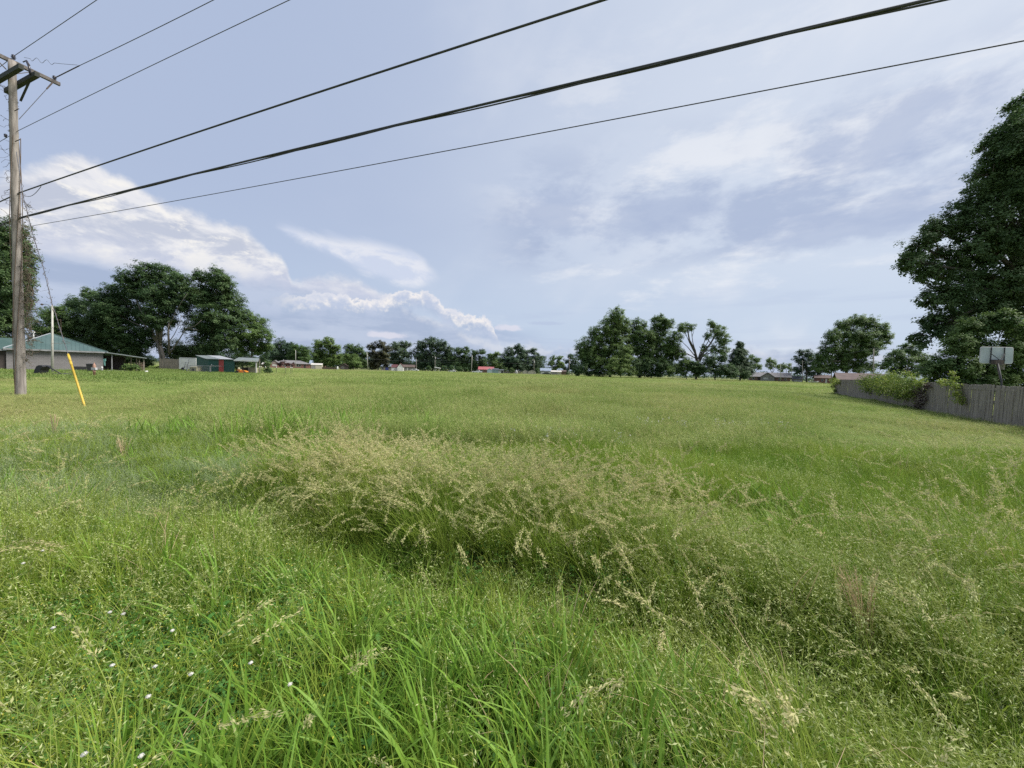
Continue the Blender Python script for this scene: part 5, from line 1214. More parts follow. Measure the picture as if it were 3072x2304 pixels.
# ---- vine on the utility pole and the guy
def pole_vine():
    rg = np.random.default_rng(33)
    t = thing('pole_vine', 'dry tangled vine climbing both sides of the utility pole', 'vine', (PB.x, PB.y, 0))
    q = QA(); st = MB(); b0 = np.array((PB.x, PB.y, 0))
    def tend(p, d, n, l, r_=.006):
        L_ = [p.copy()]; v = d.copy()
        for i in range(n):
            v = v + rg.normal(0, .55, 3); v /= np.linalg.norm(v); p = p + v * l / n; L_.append(p.copy())
        st.tube([x - b0 for x in L_], [r_] * len(L_), 4, False); return L_
    # right side, thick below the cables
    for py, w, n in ((600, 10, 5), (640, 12, 8), (680, 18, 18), (720, 20, 22), (760, 22, 26), (800, 26, 34), (840, 28, 42), (880, 30, 46), (920, 30, 46), (960, 26, 36), (1000, 20, 26), (1040, 16, 18), (1080, 10, 10)):
        c0 = 41 + (py - 183) * .027
        for j in range(n):
            px = c0 + 15 + abs(rg.normal(0, w * .42)); yy = py + rg.uniform(-24, 24)
            p = np.array(pt(px, yy, 15.7 + rg.uniform(-.15, .2)))
            L_ = tend(p, np.array((rg.uniform(-.3, 1), 0, -.8)), 5, rg.uniform(.12, .5), .005)
            if rg.random() < .9: leaf_cards(q, np.array(L_[1:]) - b0 + rg.normal(0, .03, (5, 3)), .055, rg, .1)
    # left side, thin
    for py in range(240, 740, 22):
        c0 = 41 + (py - 183) * .027
        for j in range(3):
            p = np.array(pt(c0 - 15, py + rg.uniform(-12, 12), 15.7))
            L_ = tend(p, np.array((-1, 0, rg.uniform(-.6, .6))), 6, rg.uniform(.15, .6), .005)
            if rg.random() < .35: leaf_cards(q, np.array(L_[2:]) - b0, .045, rg, .1)
    for s in range(3):
        ph = rg.uniform(0, 6.28)
        st.tube([np.array(loc(pole_at(z))) + np.array((math.cos(ph + z * .35), math.sin(ph + z * .35) - .0, 0)) * .165 for z in np.linspace(.1, 10.5, 60)], .012, 5)
    o = link(bpy.data.objects.new('leaves', q.mesh('leaves', [LEAF['polevine']]))); o.parent = t
    st.build('stems', M['brownwood'], t)
    # along the guy wire
    t2 = thing('guy_vine', 'wispy vine twined around the slanting guy wire', 'vine', tuple(G3[2]))
    q2 = QA(); b2 = np.array(G3[2]); s2 = MB()
    P = []
    for i in range(90):
        f_ = i / 89 * (len(G3) - 4) + 1.5; k = int(f_); k = min(k, len(G3) - 2); c = np.array(G3[k].lerp(G3[k + 1], f_ - k)); P.append(c + rg.normal(0, .022, 3) - b2)
        if rg.random() < .4:
            leaf_cards(q2, c - b2 + rg.normal(0, .05, (3, 3)), .04, rg, .1)
    s2.tube(P, .006, 4)
    for i in range(0, 90, 6):
        a = P[i]; s2.tube([a, a + rg.normal(0, .07, 3), a + rg.normal(0, .13, 3)], .004, 4)
    o = link(bpy.data.objects.new('leaves', q2.mesh('leaves', [LEAF['polevine']]))); o.parent = t2
    s2.build('stems', M['brownwood'], t2)
pole_vine()

def far_wood():
    rg = np.random.default_rng(5); q = QA()
    for Y, x0, x1, h0, h1 in ((262, -270, 330, 2.6, 4.6), (290, -300, 360, 3.2, 5.4)):
        xs = np.arange(x0, x1, 1.6)
        for x in xs:
            h = h0 + (h1 - h0) * (.5 + .3 * math.sin(x * .11 + Y) + .2 * math.sin(x * .37))
            px_ = 1536 + F * x / Y
            k_ = 2.75 if 540 < px_ < 1630 else (1.25 if 2240 < px_ < 2480 else 1.0)
            h *= k_ * (.8 + .4 * math.sin(x * .23 + 2) * math.sin(x * .071)); n = int(28 * k_ * k_)
            P = np.stack([x + rg.normal(0, 1.3, n), Y + rg.normal(0, 1.2, n), h * rg.uniform(0, 1, n) ** .7], 1)
            leaf_cards(q, P, .95, rg, .3)
    o = link(bpy.data.objects.new('far_wood', q.mesh('far_wood', [LEAF['blue']])))
    tag(o, 'low dark belt of woodland along the far horizon behind the houses', 'woodland', None, 'stuff')
far_wood()
# ================================================================== meadow
def vnoise(x, y, s, seed=0):
    "smooth value noise, 0..1"
    x = np.asarray(x) / s + seed * 17.3; y = np.asarray(y) / s + seed * 9.7
    xi, yi = np.floor(x).astype(np.int64), np.floor(y).astype(np.int64); fx, fy = x - xi, y - yi
    fx = fx * fx * (3 - 2 * fx); fy = fy * fy * (3 - 2 * fy)
    def h(a, b):
        n = (a * 374761393 + b * 668265263 + seed * 1274126177) & 0x7fffffff
        n = (n ^ (n >> 13)) * 1274126177 & 0x7fffffff
        return ((n ^ (n >> 16)) & 0xffff) / 65535.0
    return (h(xi, yi) * (1 - fx) + h(xi + 1, yi) * fx) * (1 - fy) + (h(xi, yi + 1) * (1 - fx) + h(xi + 1, yi + 1) * fx) * fy
def fnoise(x, y, s, seed=0):
    return (vnoise(x, y, s, seed) + .5 * vnoise(x, y, s * .47, seed + 1) + .25 * vnoise(x, y, s * .21, seed + 2)) / 1.75

def stems(rg, n, spread, l0, l1, lean, curl, segs, wind=(0, 0)):
    "centre lines of n blades: (n, segs+1, 3)"
    a = rg.uniform(0, 2 * np.pi, n); r_ = spread * np.sqrt(rg.uniform(0, 1, n))
    base = np.stack([r_ * np.cos(a), r_ * np.sin(a), np.zeros(n)], 1)
    az = rg.uniform(0, 2 * np.pi, n)
    dx, dy = np.cos(az) + wind[0], np.sin(az) + wind[1]
    m = np.hypot(dx, dy) + 1e-6; dx, dy = dx / m, dy / m
    l = rg.uniform(l0, l1, n); t0 = np.abs(rg.normal(0, lean, n)) + .03; c = np.abs(rg.normal(curl, curl * .55, n))
    P = [base]; p = base.copy()
    for i in range(segs):
        q = (i + .5) / segs
        th = t0 + c * q ** 1.6
        ds = (l / segs)
        p = p + np.stack([dx * np.sin(th) * ds, dy * np.sin(th) * ds, np.cos(th) * ds], 1); P.append(p)
    return np.stack(P, 1), np.stack([dx, dy, np.zeros(n)], 1)
def ribbon(q, C, D, w, tint, m=0, tip=.12, rg=None, base=.7):
    "flat blades along centre lines"
    n, k, _ = C.shape
    side = np.stack([-D[:, 1], D[:, 0], np.zeros(n)], 1)
    if rg is not None:
        tw = rg.normal(0, .5, n)[:, None]; side = side * np.cos(tw) + D * np.sin(tw)
    t = np.linspace(0, 1, k)
    prof = np.where(t < .35, base + (1 - base) * t / .35, 1 - (1 - tip) * ((t - .35) / .65) ** 1.7)
    w = np.broadcast_to(np.asarray(w, float), (n,))
    off = side[:, None, :] * (w[:, None] * prof[None, :] * .5)[:, :, None]
    v = np.stack([C - off, C + off], 2)            # n,k,2,3
    i = np.arange(n)[:, None] * (2 * k) + np.arange(k - 1)[None, :] * 2
    f = np.stack([i, i + 1, i + 3, i + 2], -1)
    q.add(v.reshape(-1, 3), f.reshape(-1, 4), np.repeat(tint, 2 * k), m)
def seeds(q, P, Dr, ln, wd, tint, m, rg):
    "spikelets: slim diamonds at P pointing along Dr, two crossed faces"
    n = len(P)
    Dr = Dr / (np.linalg.norm(Dr, axis=1, keepdims=True) + 1e-6)
    s = np.cross(Dr, unit(n, rg)); s /= np.linalg.norm(s, axis=1, keepdims=True) + 1e-6
    ln = np.broadcast_to(ln, (n,))[:, None]; wd = np.broadcast_to(wd, (n,))[:, None]
    v = np.stack([P, P + Dr * ln * .45 + s * wd * .5, P + Dr * ln, P + Dr * ln * .45 - s * wd * .5], 1)
    q.add(v.reshape(-1, 3), np.arange(n * 4).reshape(n, 4), np.repeat(tint, 4), m)
G = {}
G['broad'] = leafmat('broad_grass_blade', (0.150, 0.285, 0.034), (0.245, 0.385, 0.058), (0.200, 0.350, 0.066), .34, 1.2, .5, spec=.18)
G['fine'] = leafmat('fine_grass_blade', (0.145, 0.250, 0.028), (0.280, 0.360, 0.060), (0.250, 0.335, 0.042), .34, .55, .55, spec=.12)
G['stem'] = leafmat('seeding_stem', (0.23, 0.31, 0.060), (0.34, 0.39, 0.10), None, .34, .8, .6, spec=.12)
G['brome'] = leafmat('pale_spikelet', (0.37, 0.44, 0.17), (0.54, 0.57, 0.27), None, .35, 1.5, .6)
G['gold'] = leafmat('golden_seed_head', (0.38, 0.40, 0.165), (0.58, 0.54, 0.27), (0.48, 0.41, 0.21), .34, .6, .6)
G['grey'] = leafmat('grey_green_panicle', (0.255, 0.335, 0.165), (0.36, 0.415, 0.235), None, .38, .5, .6)
G['clover'] = leafmat('clover_leaf', (0.080, 0.220, 0.045), (0.150, 0.320, 0.065), None, .32, 1.0, .5)
G['straw'] = leafmat('dry_straw', (0.44, 0.33, 0.19), (0.56, 0.42, 0.26), None, .25, 1.5, .7)
G['yflower'] = leafmat('yellow_petals', (0.55, 0.50, 0.06), (0.65, 0.60, 0.1), None, .2, 3, .6)
G['wflower'] = leafmat('white_petals', (0.60, 0.60, 0.56), (0.70, 0.68, 0.62), None, .2, 3, .6)
G['mid'] = leafmat('field_grass', (0.182, 0.280, 0.056), (0.345, 0.415, 0.132), (0.425, 0.395, 0.175), .40, .16, .55, spec=.15)
G['far'] = leafmat('far_field_grass', (0.198, 0.288, 0.064), (0.345, 0.410, 0.140), (0.420, 0.398, 0.180), .40, .05, .55, spec=.15)
G['lawn'] = leafmat('lawn_grass', (0.155, 0.245, 0.052), (0.240, 0.315, 0.080), (0.22, 0.26, 0.085), .36, .25, .55)
G['under'] = leafmat('low_grass_painted_shade', (0.062, 0.120, 0.018), (0.120, 0.185, 0.032), (0.130, 0.120, 0.042), .25, .8, .6, spec=.1)  # shade between the stems put into this darker green; brown patches are thatch
PROTO = {}
def proto(kind, q, mats, k):
    c = PROTO.setdefault(kind, bpy.data.collections.new('proto_' + kind))
    me = q.mesh(kind + '_tuft', mats); o = bpy.data.objects.new('%s_tuft_%02d' % (kind, k), me); c.objects.link(o)
def seedhead(q, C, rg, per, ln, wd, m, start=.62, spread=.018, droop=.6, branch=0.0, bm=None):
    "spikelets along the upper part of the stems C"
    n, k, _ = C.shape
    t = rg.uniform(start, 1.0, (n, per)); f_ = t * (k - 1); i = np.minimum(f_.astype(int), k - 2); fr = (f_ - i)[..., None]
    r_ = np.arange(n)[:, None]
    P = C[r_, i] * (1 - fr) + C[r_, i + 1] * fr
    Dr = C[r_, i + 1] - C[r_, i]; Dr /= np.linalg.norm(Dr, axis=2, keepdims=True) + 1e-6
    Dr = Dr + rg.normal(0, .45, Dr.shape); Dr[..., 2] -= droop * rg.uniform(.3, 1, (n, per))
    P2 = P + rg.normal(0, spread, P.shape)
    if branch:
        e = rg.normal(0, branch, P.shape); e[..., 2] -= np.abs(e[..., 2]) * .6; P2 = P + e
        if bm is not None:
            a, b = P.reshape(-1, 3), P2.reshape(-1, 3); mid = (a + b) / 2 + np.array((0, 0, branch * .25))
            ribbon(q, np.stack([a, mid, b], 1), np.tile(np.array([[1., 0, 0]]), (len(a), 1)), .0012, rg.uniform(0, 1, len(a)), bm, .8, None, 1)
    tt = rg.uniform(0, 1, n * per)
    seeds(q, P2.reshape(-1, 3), Dr.reshape(-1, 3), ln * rg.uniform(.7, 1.2, n * per), wd, tt, m, rg)
WIND = (-.55, -.15)
def make_protos():
    for k in range(5):
        rg = np.random.default_rng(300 + k)
        q = QA(); C, D = stems(rg, 16, .05, .20, .50, .22, .75, 6, (-.1, 0)); ribbon(q, C, D, rg.uniform(.008, .015, 16), rg.uniform(0, 1, 16), 0, .05, rg)
        C, D = stems(rg, 14, .06, .12, .30, .3, .6, 4); ribbon(q, C, D, rg.uniform(.003, .006, 14), rg.uniform(0, 1, 14), 0, .08, rg)
        proto('broad', q, [G['broad']], k)
        q = QA(); C, D = stems(rg, 46, .07, .18, .46, .24, .7, 5, (-.15, 0)); ribbon(q, C, D, rg.uniform(.0022, .0055, 46), rg.uniform(0, 1, 46), 0, .1, rg)
        proto('fine', q, [G['fine']], k)
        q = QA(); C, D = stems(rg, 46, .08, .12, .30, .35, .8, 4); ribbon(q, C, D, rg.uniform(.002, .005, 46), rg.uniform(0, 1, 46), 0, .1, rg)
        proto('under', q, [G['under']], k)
        q = QA(); C, D = stems(rg, 24, .07, .15, .36, .25, .6, 4, (-.1, 0)); ribbon(q, C, D, rg.uniform(.0018, .004, 24), rg.uniform(0, 1, 24), 0, .1, rg)
        C, D = stems(rg, 10, .07, .36, .58, .16, .95, 8, (-.2, 0)); ribbon(q, C, D, .0016, rg.uniform(0, 1, 10), 1, .6, None, 1)
        seedhead(q, C, rg, 9, .019, .0050, 2, .66, .006, .7, .024, 1)
        proto('brome', q, [G['fine'], G['stem'], G['brome']], k)
        q = QA(); C, D = stems(rg, 40, .10, .3, .66, .2, .8, 6, WIND); ribbon(q, C, D, rg.uniform(.003, .0065, 40), rg.uniform(0, 1, 40), 0, .1, rg)
        C, D = stems(rg, 6, .09, .70, .96, .10, 1.5, 10, WIND); ribbon(q, C, D, .0024, rg.uniform(0, 1, 6), 1, .6, None, 1)
        seedhead(q, C, rg, 74, .018, .0055, 2, .77, .0065, .3)
        proto('fescue', q, [G['fine'], G['stem'], G['gold']], k)
        q = QA(); C, D = stems(rg, 30, .08, .15, .34, .25, .6, 4, (-.2, 0)); ribbon(q, C, D, rg.uniform(.0018, .0035, 30), rg.uniform(0, 1, 30), 0, .1, rg)
        C, D = stems(rg, 9, .09, .28, .48, .22, .8, 6, WIND); ribbon(q, C, D, .0016, rg.uniform(0, 1, 9), 1, .7, None, 1)
        seedhead(q, C, rg, 34, .010, .0034, 1, .6, .008, .1, .020)
        proto('bent', q, [G['fine'], G['grey']], k)
        q = QA()
        n = 34; a = rg.uniform(0, 6.283, n); r_ = .11 * np.sqrt(rg.uniform(0, 1, n)); h = rg.uniform(.06, .20, n)
        top = np.stack([r_ * np.cos(a) * 1.2, r_ * np.sin(a) * 1.2, h], 1); bot = np.stack([r_ * np.cos(a) * .7, r_ * np.sin(a) * .7, np.zeros(n)], 1)
        ribbon(q, np.stack([bot, (bot + top) / 2 + np.array((0, 0, .01)), top], 1), np.tile(np.array([[1., 0, 0]]), (n, 1)), .0016, rg.uniform(0, 1, n), 0, .8, rg, 1)
        for j in range(3):
            an = a + j * 2.094 + rg.normal(0, .2, n); dr = np.stack([np.cos(an), np.sin(an), rg.normal(.1, .3, n)], 1)
            s = np.stack([-np.sin(an), np.cos(an), np.zeros(n)], 1); l = rg.uniform(.010, .019, n)[:, None]
            v = np.stack([top, top + dr * l * .6 + s * l * .42, top + dr * l * 1.05, top + dr * l * .6 - s * l * .42], 1)
            q.add(v.reshape(-1, 3), np.arange(n * 4).reshape(n, 4), np.repeat(rg.uniform(0, 1, n), 4), 0)
        n = 7; p = np.stack([rg.normal(0, .07, n), rg.normal(0, .07, n), rg.uniform(.14, .24, n)], 1)
        for j in range(3): leaf_cards(q, p, .0085, rg, .2, rg.uniform(0, 1, n), 1)
        proto('clover', q, [G['clover'], G['yflower']], k)
        q = QA(); n = 12; a = rg.uniform(0, 6.283, n); L_ = rg.uniform(.04, .085, n); el_ = rg.uniform(.2, 1.2, n)
        dr = np.stack([np.cos(a) * np.cos(el_), np.sin(a) * np.cos(el_), np.sin(el_)], 1); sd_ = np.stack([-np.sin(a), np.cos(a), np.zeros(n)], 1)
        b0_ = np.stack([rg.normal(0, .02, n), rg.normal(0, .02, n), rg.uniform(0, .22, n)], 1)
        c_ = np.stack([b0_ + dr * (L_ * t_)[:, None] + np.array((0, 0, -.05)) * (t_ ** 2) for t_ in (0, .25, .5, .75, 1)], 1)
        wv = np.array((.12, .8, 1, .7, .05)); off = sd_[:, None, :] * (L_[:, None] * .17 * wv[None])[:, :, None]
        v = np.stack([c_ - off, c_ + off], 2); i_ = np.arange(n)[:, None] * 10 + np.arange(4)[None] * 2
        q.add(v.reshape(-1, 3), np.stack([i_, i_ + 1, i_ + 3, i_ + 2], -1).reshape(-1, 4), np.repeat(rg.uniform(0, 1, n), 10), 0)
        C, D = stems(rg, 3, .03, .2, .34, .2, .3, 4); ribbon(q, C, D, .004, rg.uniform(0, 1, 3), 0, .8, rg, 1)
        proto('weed', q, [G['clover']], k)
        q = QA(); C, D = stems(rg, 7, .06, .25, .6, .45, .9, 6, WIND); ribbon(q, C, D, rg.uniform(.002, .0045, 7), rg.uniform(0, 1, 7), 0, .4, rg, 1)
        proto('straw', q, [G['straw']], k)
        # wider patches for the middle and far field
        q = QA(); C, D = stems(rg, 90, .34, .22, .50, .22, .75, 3, WIND); ribbon(q, C, D, rg.uniform(.005, .010, 90), rg.uniform(0, 1, 90), 0, .2, rg)
        C, D = stems(rg, 26, .34, .40, .62, .15, .9, 5, WIND); ribbon(q, C, D, .004, rg.uniform(0, 1, 26), 1, .7, None, 1)
        seedhead(q, C, rg, 9, .030, .008, 2, .66, .016, .4)
        proto('field', q, [G['mid'], G['mid'], G['mid']] if k != 2 else [G['mid'], G['stem'], G['gold']], k)
        q = QA(); C, D = stems(rg, 120, .95, .25, .52, .22, .7, 2, WIND); ribbon(q, C, D, rg.uniform(.018, .038, 120), rg.uniform(0, 1, 120), 0, .35, rg)
        proto('far', q, [G['far']], k)
        q = QA(); C, D = stems(rg, 110, .6, .05, .12, .3, .6, 2); ribbon(q, C, D, rg.uniform(.014, .03, 110), rg.uniform(0, 1, 110), 0, .35, rg)
        proto('lawn', q, [G['lawn']], k)
        q = QA(); n = 6; C, D = stems(rg, n, .08, .30, .42, .1, .3, 4); ribbon(q, C, D, .003, rg.uniform(0, 1, n), 0, .8, None, 1)
        for j in range(7): leaf_cards(q, C[:, -1] + rg.normal(0, .008, (n, 3)), .02, rg, .3, None, 1)
        proto('wflower', q, [G['fine'], G['wflower']], k)
make_protos()
def scatter_tree(coll):
    ng = bpy.data.node_groups.new('scatter_' + coll.name, 'GeometryNodeTree')
    ng.interface.new_socket('Geometry', in_out='INPUT', socket_type='NodeSocketGeometry')
    ng.interface.new_socket('Geometry', in_out='OUTPUT', socket_type='NodeSocketGeometry')
    N, L = ng.nodes, ng.links
    gi, go = N.new('NodeGroupInput'), N.new('NodeGroupOutput')
    ci = N.new('GeometryNodeCollectionInfo'); ci.inputs['Collection'].default_value = coll
    ci.inputs['Separate Children'].default_value = True; ci.inputs['Reset Children'].default_value = True
    ip = N.new('GeometryNodeInstanceOnPoints'); ip.inputs['Pick Instance'].default_value = True
    def att(nm, tp):
        a = N.new('GeometryNodeInputNamedAttribute'); a.data_type = tp; a.inputs['Name'].default_value = nm; return a.outputs['Attribute']
    L.new(gi.outputs[0], ip.inputs['Points']); L.new(ci.outputs[0], ip.inputs['Instance'])
    L.new(att('idx', 'INT'), ip.inputs['Instance Index']); L.new(att('rot', 'FLOAT_VECTOR'), ip.inputs['Rotation']); L.new(att('scl', 'FLOAT_VECTOR'), ip.inputs['Scale'])
    L.new(ip.outputs[0], go.inputs[0])
    return ng
def scatter(name, label, cat, kind, x, y, s, sz, rg, tilt=.10, turn=.9):
    n = len(x)
    if n == 0: return
    me = bpy.data.meshes.new(name)
    me.vertices.add(n); me.vertices.foreach_set('co', np.stack([x, y, hgt(x, y) - .01], 1).astype(np.float32).ravel())
    rot = np.stack([rg.normal(0, tilt, n), rg.normal(0, tilt, n), rg.uniform(-turn, turn, n)], 1).astype(np.float32)
    a = me.attributes.new('rot', 'FLOAT_VECTOR', 'POINT'); a.data.foreach_set('vector', rot.ravel())
    a = me.attributes.new('scl', 'FLOAT_VECTOR', 'POINT'); a.data.foreach_set('vector', np.stack([s, s, sz], 1).astype(np.float32).ravel())
    a = me.attributes.new('idx', 'INT', 'POINT'); a.data.foreach_set('value', rg.integers(0, 5, n).astype(np.int32))
    o = link(bpy.data.objects.new(name, me)); md = o.modifiers.new('scatter', 'NODES'); md.node_group = scatter_tree(PROTO[kind])
    tag(o, label, cat, None, 'stuff')
def wedge(rg, y0, y1, dens, margin=2.2, slope=1.42):
    w = lambda y: slope * y + margin
    A = (y1 - y0) * (w(y0) + w(y1)); n = int(A * dens)
    y = y0 + (y1 - y0) * rg.uniform(0, 1, int(n * 2.2)); x = rg.uniform(-1, 1, len(y)) * w(y1)
    k = np.abs(x) < w(y); return x[k], y[k]
def bump(x, y, cx, cy, rx, ry): return np.exp(-(((x - cx) / rx) ** 2 + ((y - cy) / ry) ** 2))
def plant():
    rg = np.random.default_rng(11)
    x, y = wedge(rg, .45, 8.2, 190 * DENS)
    n1, n2, n3 = fnoise(x, y, 1.3, 3), fnoise(x, y, 2.2, 9), fnoise(x, y, .7, 21)
    wob = (n1 - .5) * 1.4
    near = np.clip((2.9 - y - .35 * np.abs(x - .1) + wob) / 1.2, 0, 1)
    ed = y - ridge(x) + wob * .26 + (n3 - .5) * .5
    bank = np.clip((ed + .1) / .25, 0, 1) * np.clip((2.3 - ed) / 1.0, 0, 1)
    left = np.clip((1.5 - x) / 1.0, 0, 1) * np.clip((x + 3.3) / 1.0, 0, 1); rt = np.clip((x - .6) / 1.0, 0, 1)
    W_ = {
        'broad': .12 + 2.2 * np.clip((n2 - .44) * 4, 0, 1) * np.clip((-ed - .2) / .5, 0, 1) * np.clip((.9 - x + wob) / .8, 0, 1) * np.clip((x + 1.9 + wob) / .8, .12, 1) + 2.0 * bump(x, y, -.5, 1.8, .9, .7) * (.35 + n3) + 1.2 * bump(x, y, -3.2, 6.4, 1.6, 1.0) + 1.3 * bump(x, y, .4, 1.55, 1.0, .5) + 1.4 * bump(x, y, 2.6, 4.2, .8, .6),
        'fine': 1.0 + .9 * n3 + .8 * bump(x, y, 3.5, 6.0, 3.5, 2.0) + .5 * np.clip(y - 4.5, 0, 1),
        'brome': .10 + .45 * np.clip((-1.2 - x) / .6, 0, 1) * (y < 4.2) + 1.7 * bank * rt * np.clip((1.5 - ed) / .6, 0, 1) + 1.6 * bump(x, y, .7, 2.55, 1.1, .5) + 2.0 * bump(x, y, 2.2, 1.5, 1.3, .7) + .25 * bump(x, y, 3.5, 3.3, 1.6, 1.3) + .6 * np.clip((n1 - .55) * 5, 0, 1),
        'fescue': 3.4 * bank * left * np.clip((1.7 - ed) / .7, .25, 1) + .6 * bank * rt * (n1 > .54) + 1.6 * bump(x, y, 3.3, 2.75, .45, .3) + .6 * bump(x, y, 1.9, 4.6, .6, .5) + .12 * (n2 > .6),
        'bent': 2.6 * bump(x, y + wob * .5, -4.3, 4.9, 2.2, .9) * (.3 + n3) + 2.2 * bump(x, y + wob * .4, -8.2, 7.2, 3.0, 1.4) * (.3 + n3) + 1.6 * bump(x, y, -6.0, 4.6, 1.8, 1.2) + .9 * bump(x, y, 3.0, 1.5, .7, .4),
        'weed': .05 + .30 * np.clip((n1 - .5) * 5, 0, 1) * (y < 5),
        'straw': .035 + .10 * (n2 > .58),
        'clover': .8 * np.clip((3.4 - y) / 1.5, 0, 1) * (x < .8) + 1.9 * bump(x, y, -1.5, 2.2, 1.0, .8) * (.4 + n3) + 1.0 * bump(x, y, -2.8, 2.2, 1.2, 1.0) + .6 * bump(x, y, 1.2, 3.1, 1.0, .4),
    }
    ks = list(W_); P = np.stack([W_[k] for k in ks], 1); P = np.maximum(P, 0); P /= P.sum(1, keepdims=True)
    c = (P.cumsum(1) < rg.uniform(0, 1, len(x))[:, None]).sum(1)
    tall = .72 + .42 * fnoise(x, y, .9, 31) + .02 * bank
    front = np.exp(-((ed + .12) / .26) ** 2) * np.clip((x + 2.6) / 1.2, 0, 1) * np.clip((3.4 - x) / 1.0, 0, 1)
    hollow = 1 - .18 * front - .35 * bump(x, y, -4.1, 6.1, 1.2, .8) - .22 * bump(x, y, -1.0, 2.0, 1.5, .8) - .25 * bump(x, y, 2.2, 3.9, .8, .5)
    dens_keep = {'broad': .62, 'fine': .85, 'brome': .60, 'fescue': .30, 'bent': .62, 'clover': .95, 'weed': .8, 'straw': .7}
    names = {'weed': ('broadleaf_weeds', 'low broad leaved weeds among the near grass'), 'straw': ('dry_stems', 'scattered dry tan stems bent among the green grass'), 'broad': ('broad_grass', 'bright green broad bladed grass in the near meadow'), 'fine': ('fine_grass', 'fine bladed green grass filling the near meadow'), 'brome': ('brome_grass', 'grass with drooping pale spikelets at the near right'), 'fescue': ('fescue_grass', 'tall golden seeding grass bowing left in the centre'), 'bent': ('bent_grass', 'hazy grey green seeding grass at the near left'), 'clover': ('clover', 'low clover with tiny yellow flowers in the near meadow')}
    for i, k in enumerate(ks):
        m = (c == i) & (rg.uniform(0, 1, len(x)) < dens_keep[k] * (1 - .42 * np.clip(front, 0, 1)))
        s = rg.uniform(.85, 1.2, m.sum()); sz = s * tall[m] * hollow[m]
        far = 1 + .03 * y[m]
        scatter(*names[k], 'grass' if k != 'clover' else 'clover', k, x[m], y[m], s * far, sz, rg, .1, .7 if k in ('fescue', 'bent', 'brome') else 3.14)
    # dense short undergrowth so that no soil shows
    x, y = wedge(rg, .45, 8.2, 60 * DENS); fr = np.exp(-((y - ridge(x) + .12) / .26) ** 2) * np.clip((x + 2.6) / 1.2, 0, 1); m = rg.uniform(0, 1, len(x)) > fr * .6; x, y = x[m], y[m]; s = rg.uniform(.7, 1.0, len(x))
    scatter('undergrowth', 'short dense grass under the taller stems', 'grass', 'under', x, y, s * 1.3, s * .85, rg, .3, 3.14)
    # middle field
    x, y = wedge(rg, 7.6, 30, 15 * DENS, 3)
    lawn = lambda x, y: (x < -.62 * y - 1.5) & (y > 27) & (x + y * .2 > -90)
    s = rg.uniform(.8, 1.25, len(x)) * (1 + (y - 8) * .012); h = (.52 + .9 * fnoise(x, y, 3.0, 5)) * np.where((x < -.5 * y) & (y > 14), np.clip(1 - (y - 14) * .045, .4, 1), 1) * np.clip(1 - 1.4 * np.clip((-x / y - .75) / .35, 0, .5), .38, 1) * np.clip(1 - 1.4 * np.clip((x / y - .72) / .25, 0, .55), .40, 1)
    scatter('meadow_grass', 'tall yellow green grass of the middle field', 'grass', 'field', x, y, s, s * h * np.clip(1.15 - y * .01, .8, 1.1), rg, .1, .8)
    x, y = wedge(rg, 7.6, 14, 22 * DENS, 3); m = (fnoise(x, y, 1.6, 44) > .52) & (x < .68 * y) & (x > -.8 * y); x, y = x[m], y[m]; s = rg.uniform(1.1, 1.7, len(x))
    scatter('tussock_grass', 'scattered seeding tussocks at the front of the middle field', 'grass', 'brome', x, y, s, s * .85, rg, .1, .8)
    x, y = wedge(rg, 7.0, 15, 7 * DENS, 3); m = (bump(x, y, -4.5, 8.5, 3.0, 1.6) + .5 * bump(x, y, -2.5, 8.0, 1.8, 1.2) > rg.uniform(.15, .9, len(x))); x, y = x[m], y[m]; s = rg.uniform(1.3, 2.0, len(x))
    scatter('reed_grass', 'broad arching leaf clumps standing in the middle field', 'grass', 'broad', x, y, s, s * .95, rg, .15, 3.14)
    # far field, thinning with distance
    for (a, b, d) in ((29, 62, 2.6), (60, 120, 1.15), (118, 192, .62)):
        x, y = wedge(rg, a, b, d * DENS, 6, 1.45)
        m = ~lawn(x, y) & ~((x < -.27 * y) & (y > 92) & (y > 140)); s = rg.uniform(.8, 1.25, m.sum())
        x, y = x[m], y[m]
        h = (.5 + .42 * fnoise(x, y, 7, 8)) * (.8 if a > 50 else 1.0) * np.where(x < -.5 * y, .5, 1) * np.clip(1 - 1.4 * np.clip((x / y - .70) / .25, 0, .4), .4, 1)
        scatter('far_meadow_grass', 'pale yellow green grass of the far field' if a < 50 else 'far strip of pale field grass', 'grass', 'far', x, y, s * (1 + (a > 50) * .25 + (a > 110) * .25), s * h, rg, .08, .8)
    x, y = wedge(rg, 27, 110, 1.6 * DENS, 6, 1.45); m = lawn(x, y); x, y = x[m], y[m]; s = rg.uniform(.9, 1.4, len(x))
    scatter('lawn', 'mown lawn in front of the block house and green shed', 'grass', 'lawn', x, y, s * 1.4, s, rg, .1, 3.14)
    # small white flowers in two drifts
    x, y = wedge(rg, 6, 13, 9, 3); m = bump(x, y, .9, 8.2, 1.6, .8) + .8 * bump(x, y, 5.3, 10.3, 2.2, .5) + .5 * bump(x, y, 3.2, 4.8, .6, .4) > rg.uniform(.2, 1.0, len(x)); x, y = x[m], y[m]; s = rg.uniform(.9, 1.3, len(x))
    scatter('white_flowers', 'drifts of small white flowers in the middle field', 'flowers', 'wflower', x, y, s, s * 1.1, rg, .1, 3.14)
DENS = 1.0
plant()
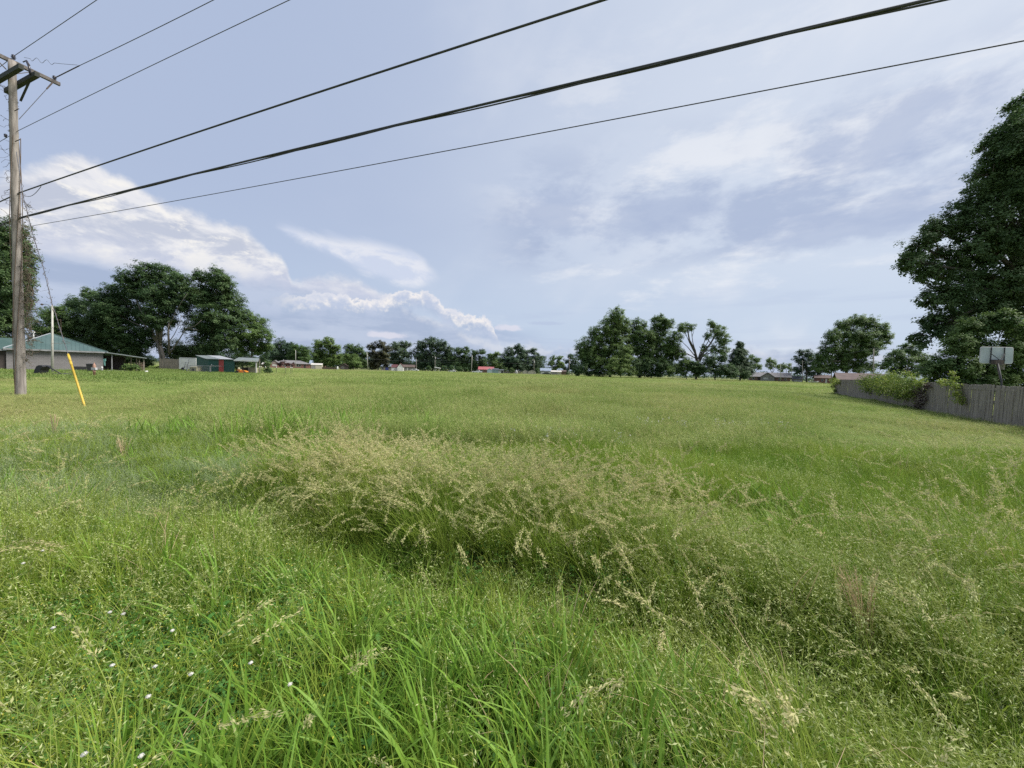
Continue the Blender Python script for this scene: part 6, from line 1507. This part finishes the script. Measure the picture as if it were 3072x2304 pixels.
# ---- single white clover heads near the camera
def clover_heads():
    rg = np.random.default_rng(77); protos_ = []
    for k in range(3):
        q = QA(); nu, nv = 10, 6
        th = np.linspace(0, 2 * np.pi, nu, endpoint=False); ph = np.linspace(-1.5, 1.5, nv)
        TH, PH = np.meshgrid(th, ph); rr_ = .0105 * (1 + rg.normal(0, .12, TH.shape))
        V = np.stack([rr_ * np.cos(PH) * np.cos(TH), rr_ * np.cos(PH) * np.sin(TH), rr_ * np.sin(PH) * .85], -1).reshape(-1, 3)
        ff = [(r_ * nu + c_, r_ * nu + (c_ + 1) % nu, (r_ + 1) * nu + (c_ + 1) % nu, (r_ + 1) * nu + c_) for r_ in range(nv - 1) for c_ in range(nu)]
        q.add(V, ff, rg.uniform(0, 1, len(V)))
        n = 60; d = unit(n, rg); d[:, 2] = np.abs(d[:, 2]) * .8 - .2
        seeds(q, d * .009, d + np.array((0, 0, .5)), .006, .004, rg.uniform(0, 1, n), 0, rg)
        me = q.mesh('petals', [G['wflower']])
        C, D = stems(rg, 1, .001, .36, .36, .05, .15, 5); C[..., :] -= C[:, -1:, :]
        q2 = QA(); ribbon(q2, C, D, .0028, [.5], 0, .9, None, 1); m2 = q2.mesh('stem', [G['stem']])
        protos_.append((me, m2))
    for i, (px, py, z) in enumerate([(445, 2090, .36), (330, 1837, .36), (370, 1842, .37), (159, 1884, .36), (517, 1892, .37), (337, 1996, .36), (465, 2000, .34), (573, 2023, .36), (870, 2053, .38), (253, 2263, .36), (424, 2268, .35), (752, 1989, .38), (70, 1690, .36), (128, 1652, .36)]):
        p = gpix(px, py, z); t = thing('clover_flower', 'white round clover flower head standing in the near left grass', 'clover flower', p, rg.uniform(0, 6), 'white clover flowers in the near left grass')
        a, b = protos_[i % 3]
        for nm, me in (('petals', a), ('stem', b)):
            o = link(bpy.data.objects.new(nm, me)); o.parent = t
        t.scale = (.72,) * 3
clover_heads()
# ---- dry plume and dead stalks
def plume(name, label, bpx, bpy_, tpx, tpy, n, spread, w):
    rg = np.random.default_rng(int(bpx))
    b = gpix(bpx, bpy_, .12); b.z = 0; k = pt(tpx, tpy, b.y + .05) - b
    q = QA(); C, D = stems(rg, n, spread, .9, 1.05, .05, .25, 7)
    L_ = C[:, :, 2:3]; C = C * np.array((1, 1, 0)) * .55 + L_ * np.array(k)
    ribbon(q, C, D, w, rg.uniform(0, 1, n), 0, .5, rg, 1)
    seedhead(q, C, rg, 16, .018, .004, 0, .45, .012, .1)
    o = link(bpy.data.objects.new(name, q.mesh(name, [G['straw']]))); o.location = b
    tag(o, label, 'dry grass')
plume('dry_grass_plume', 'dry pinkish tan grass plume leaning left in the right foreground', 2615, 1960, 2575, 1705, 34, .05, .0035)
plume('dead_stalk', 'pale dead stalk standing in the grass near the yellow guard', 163, 1330, 161, 1246, 7, .03, .016)
plume('dry_tuft', 'tan dry tuft left of the arching clumps in the middle field', 372, 1385, 368, 1310, 14, .09, .007)
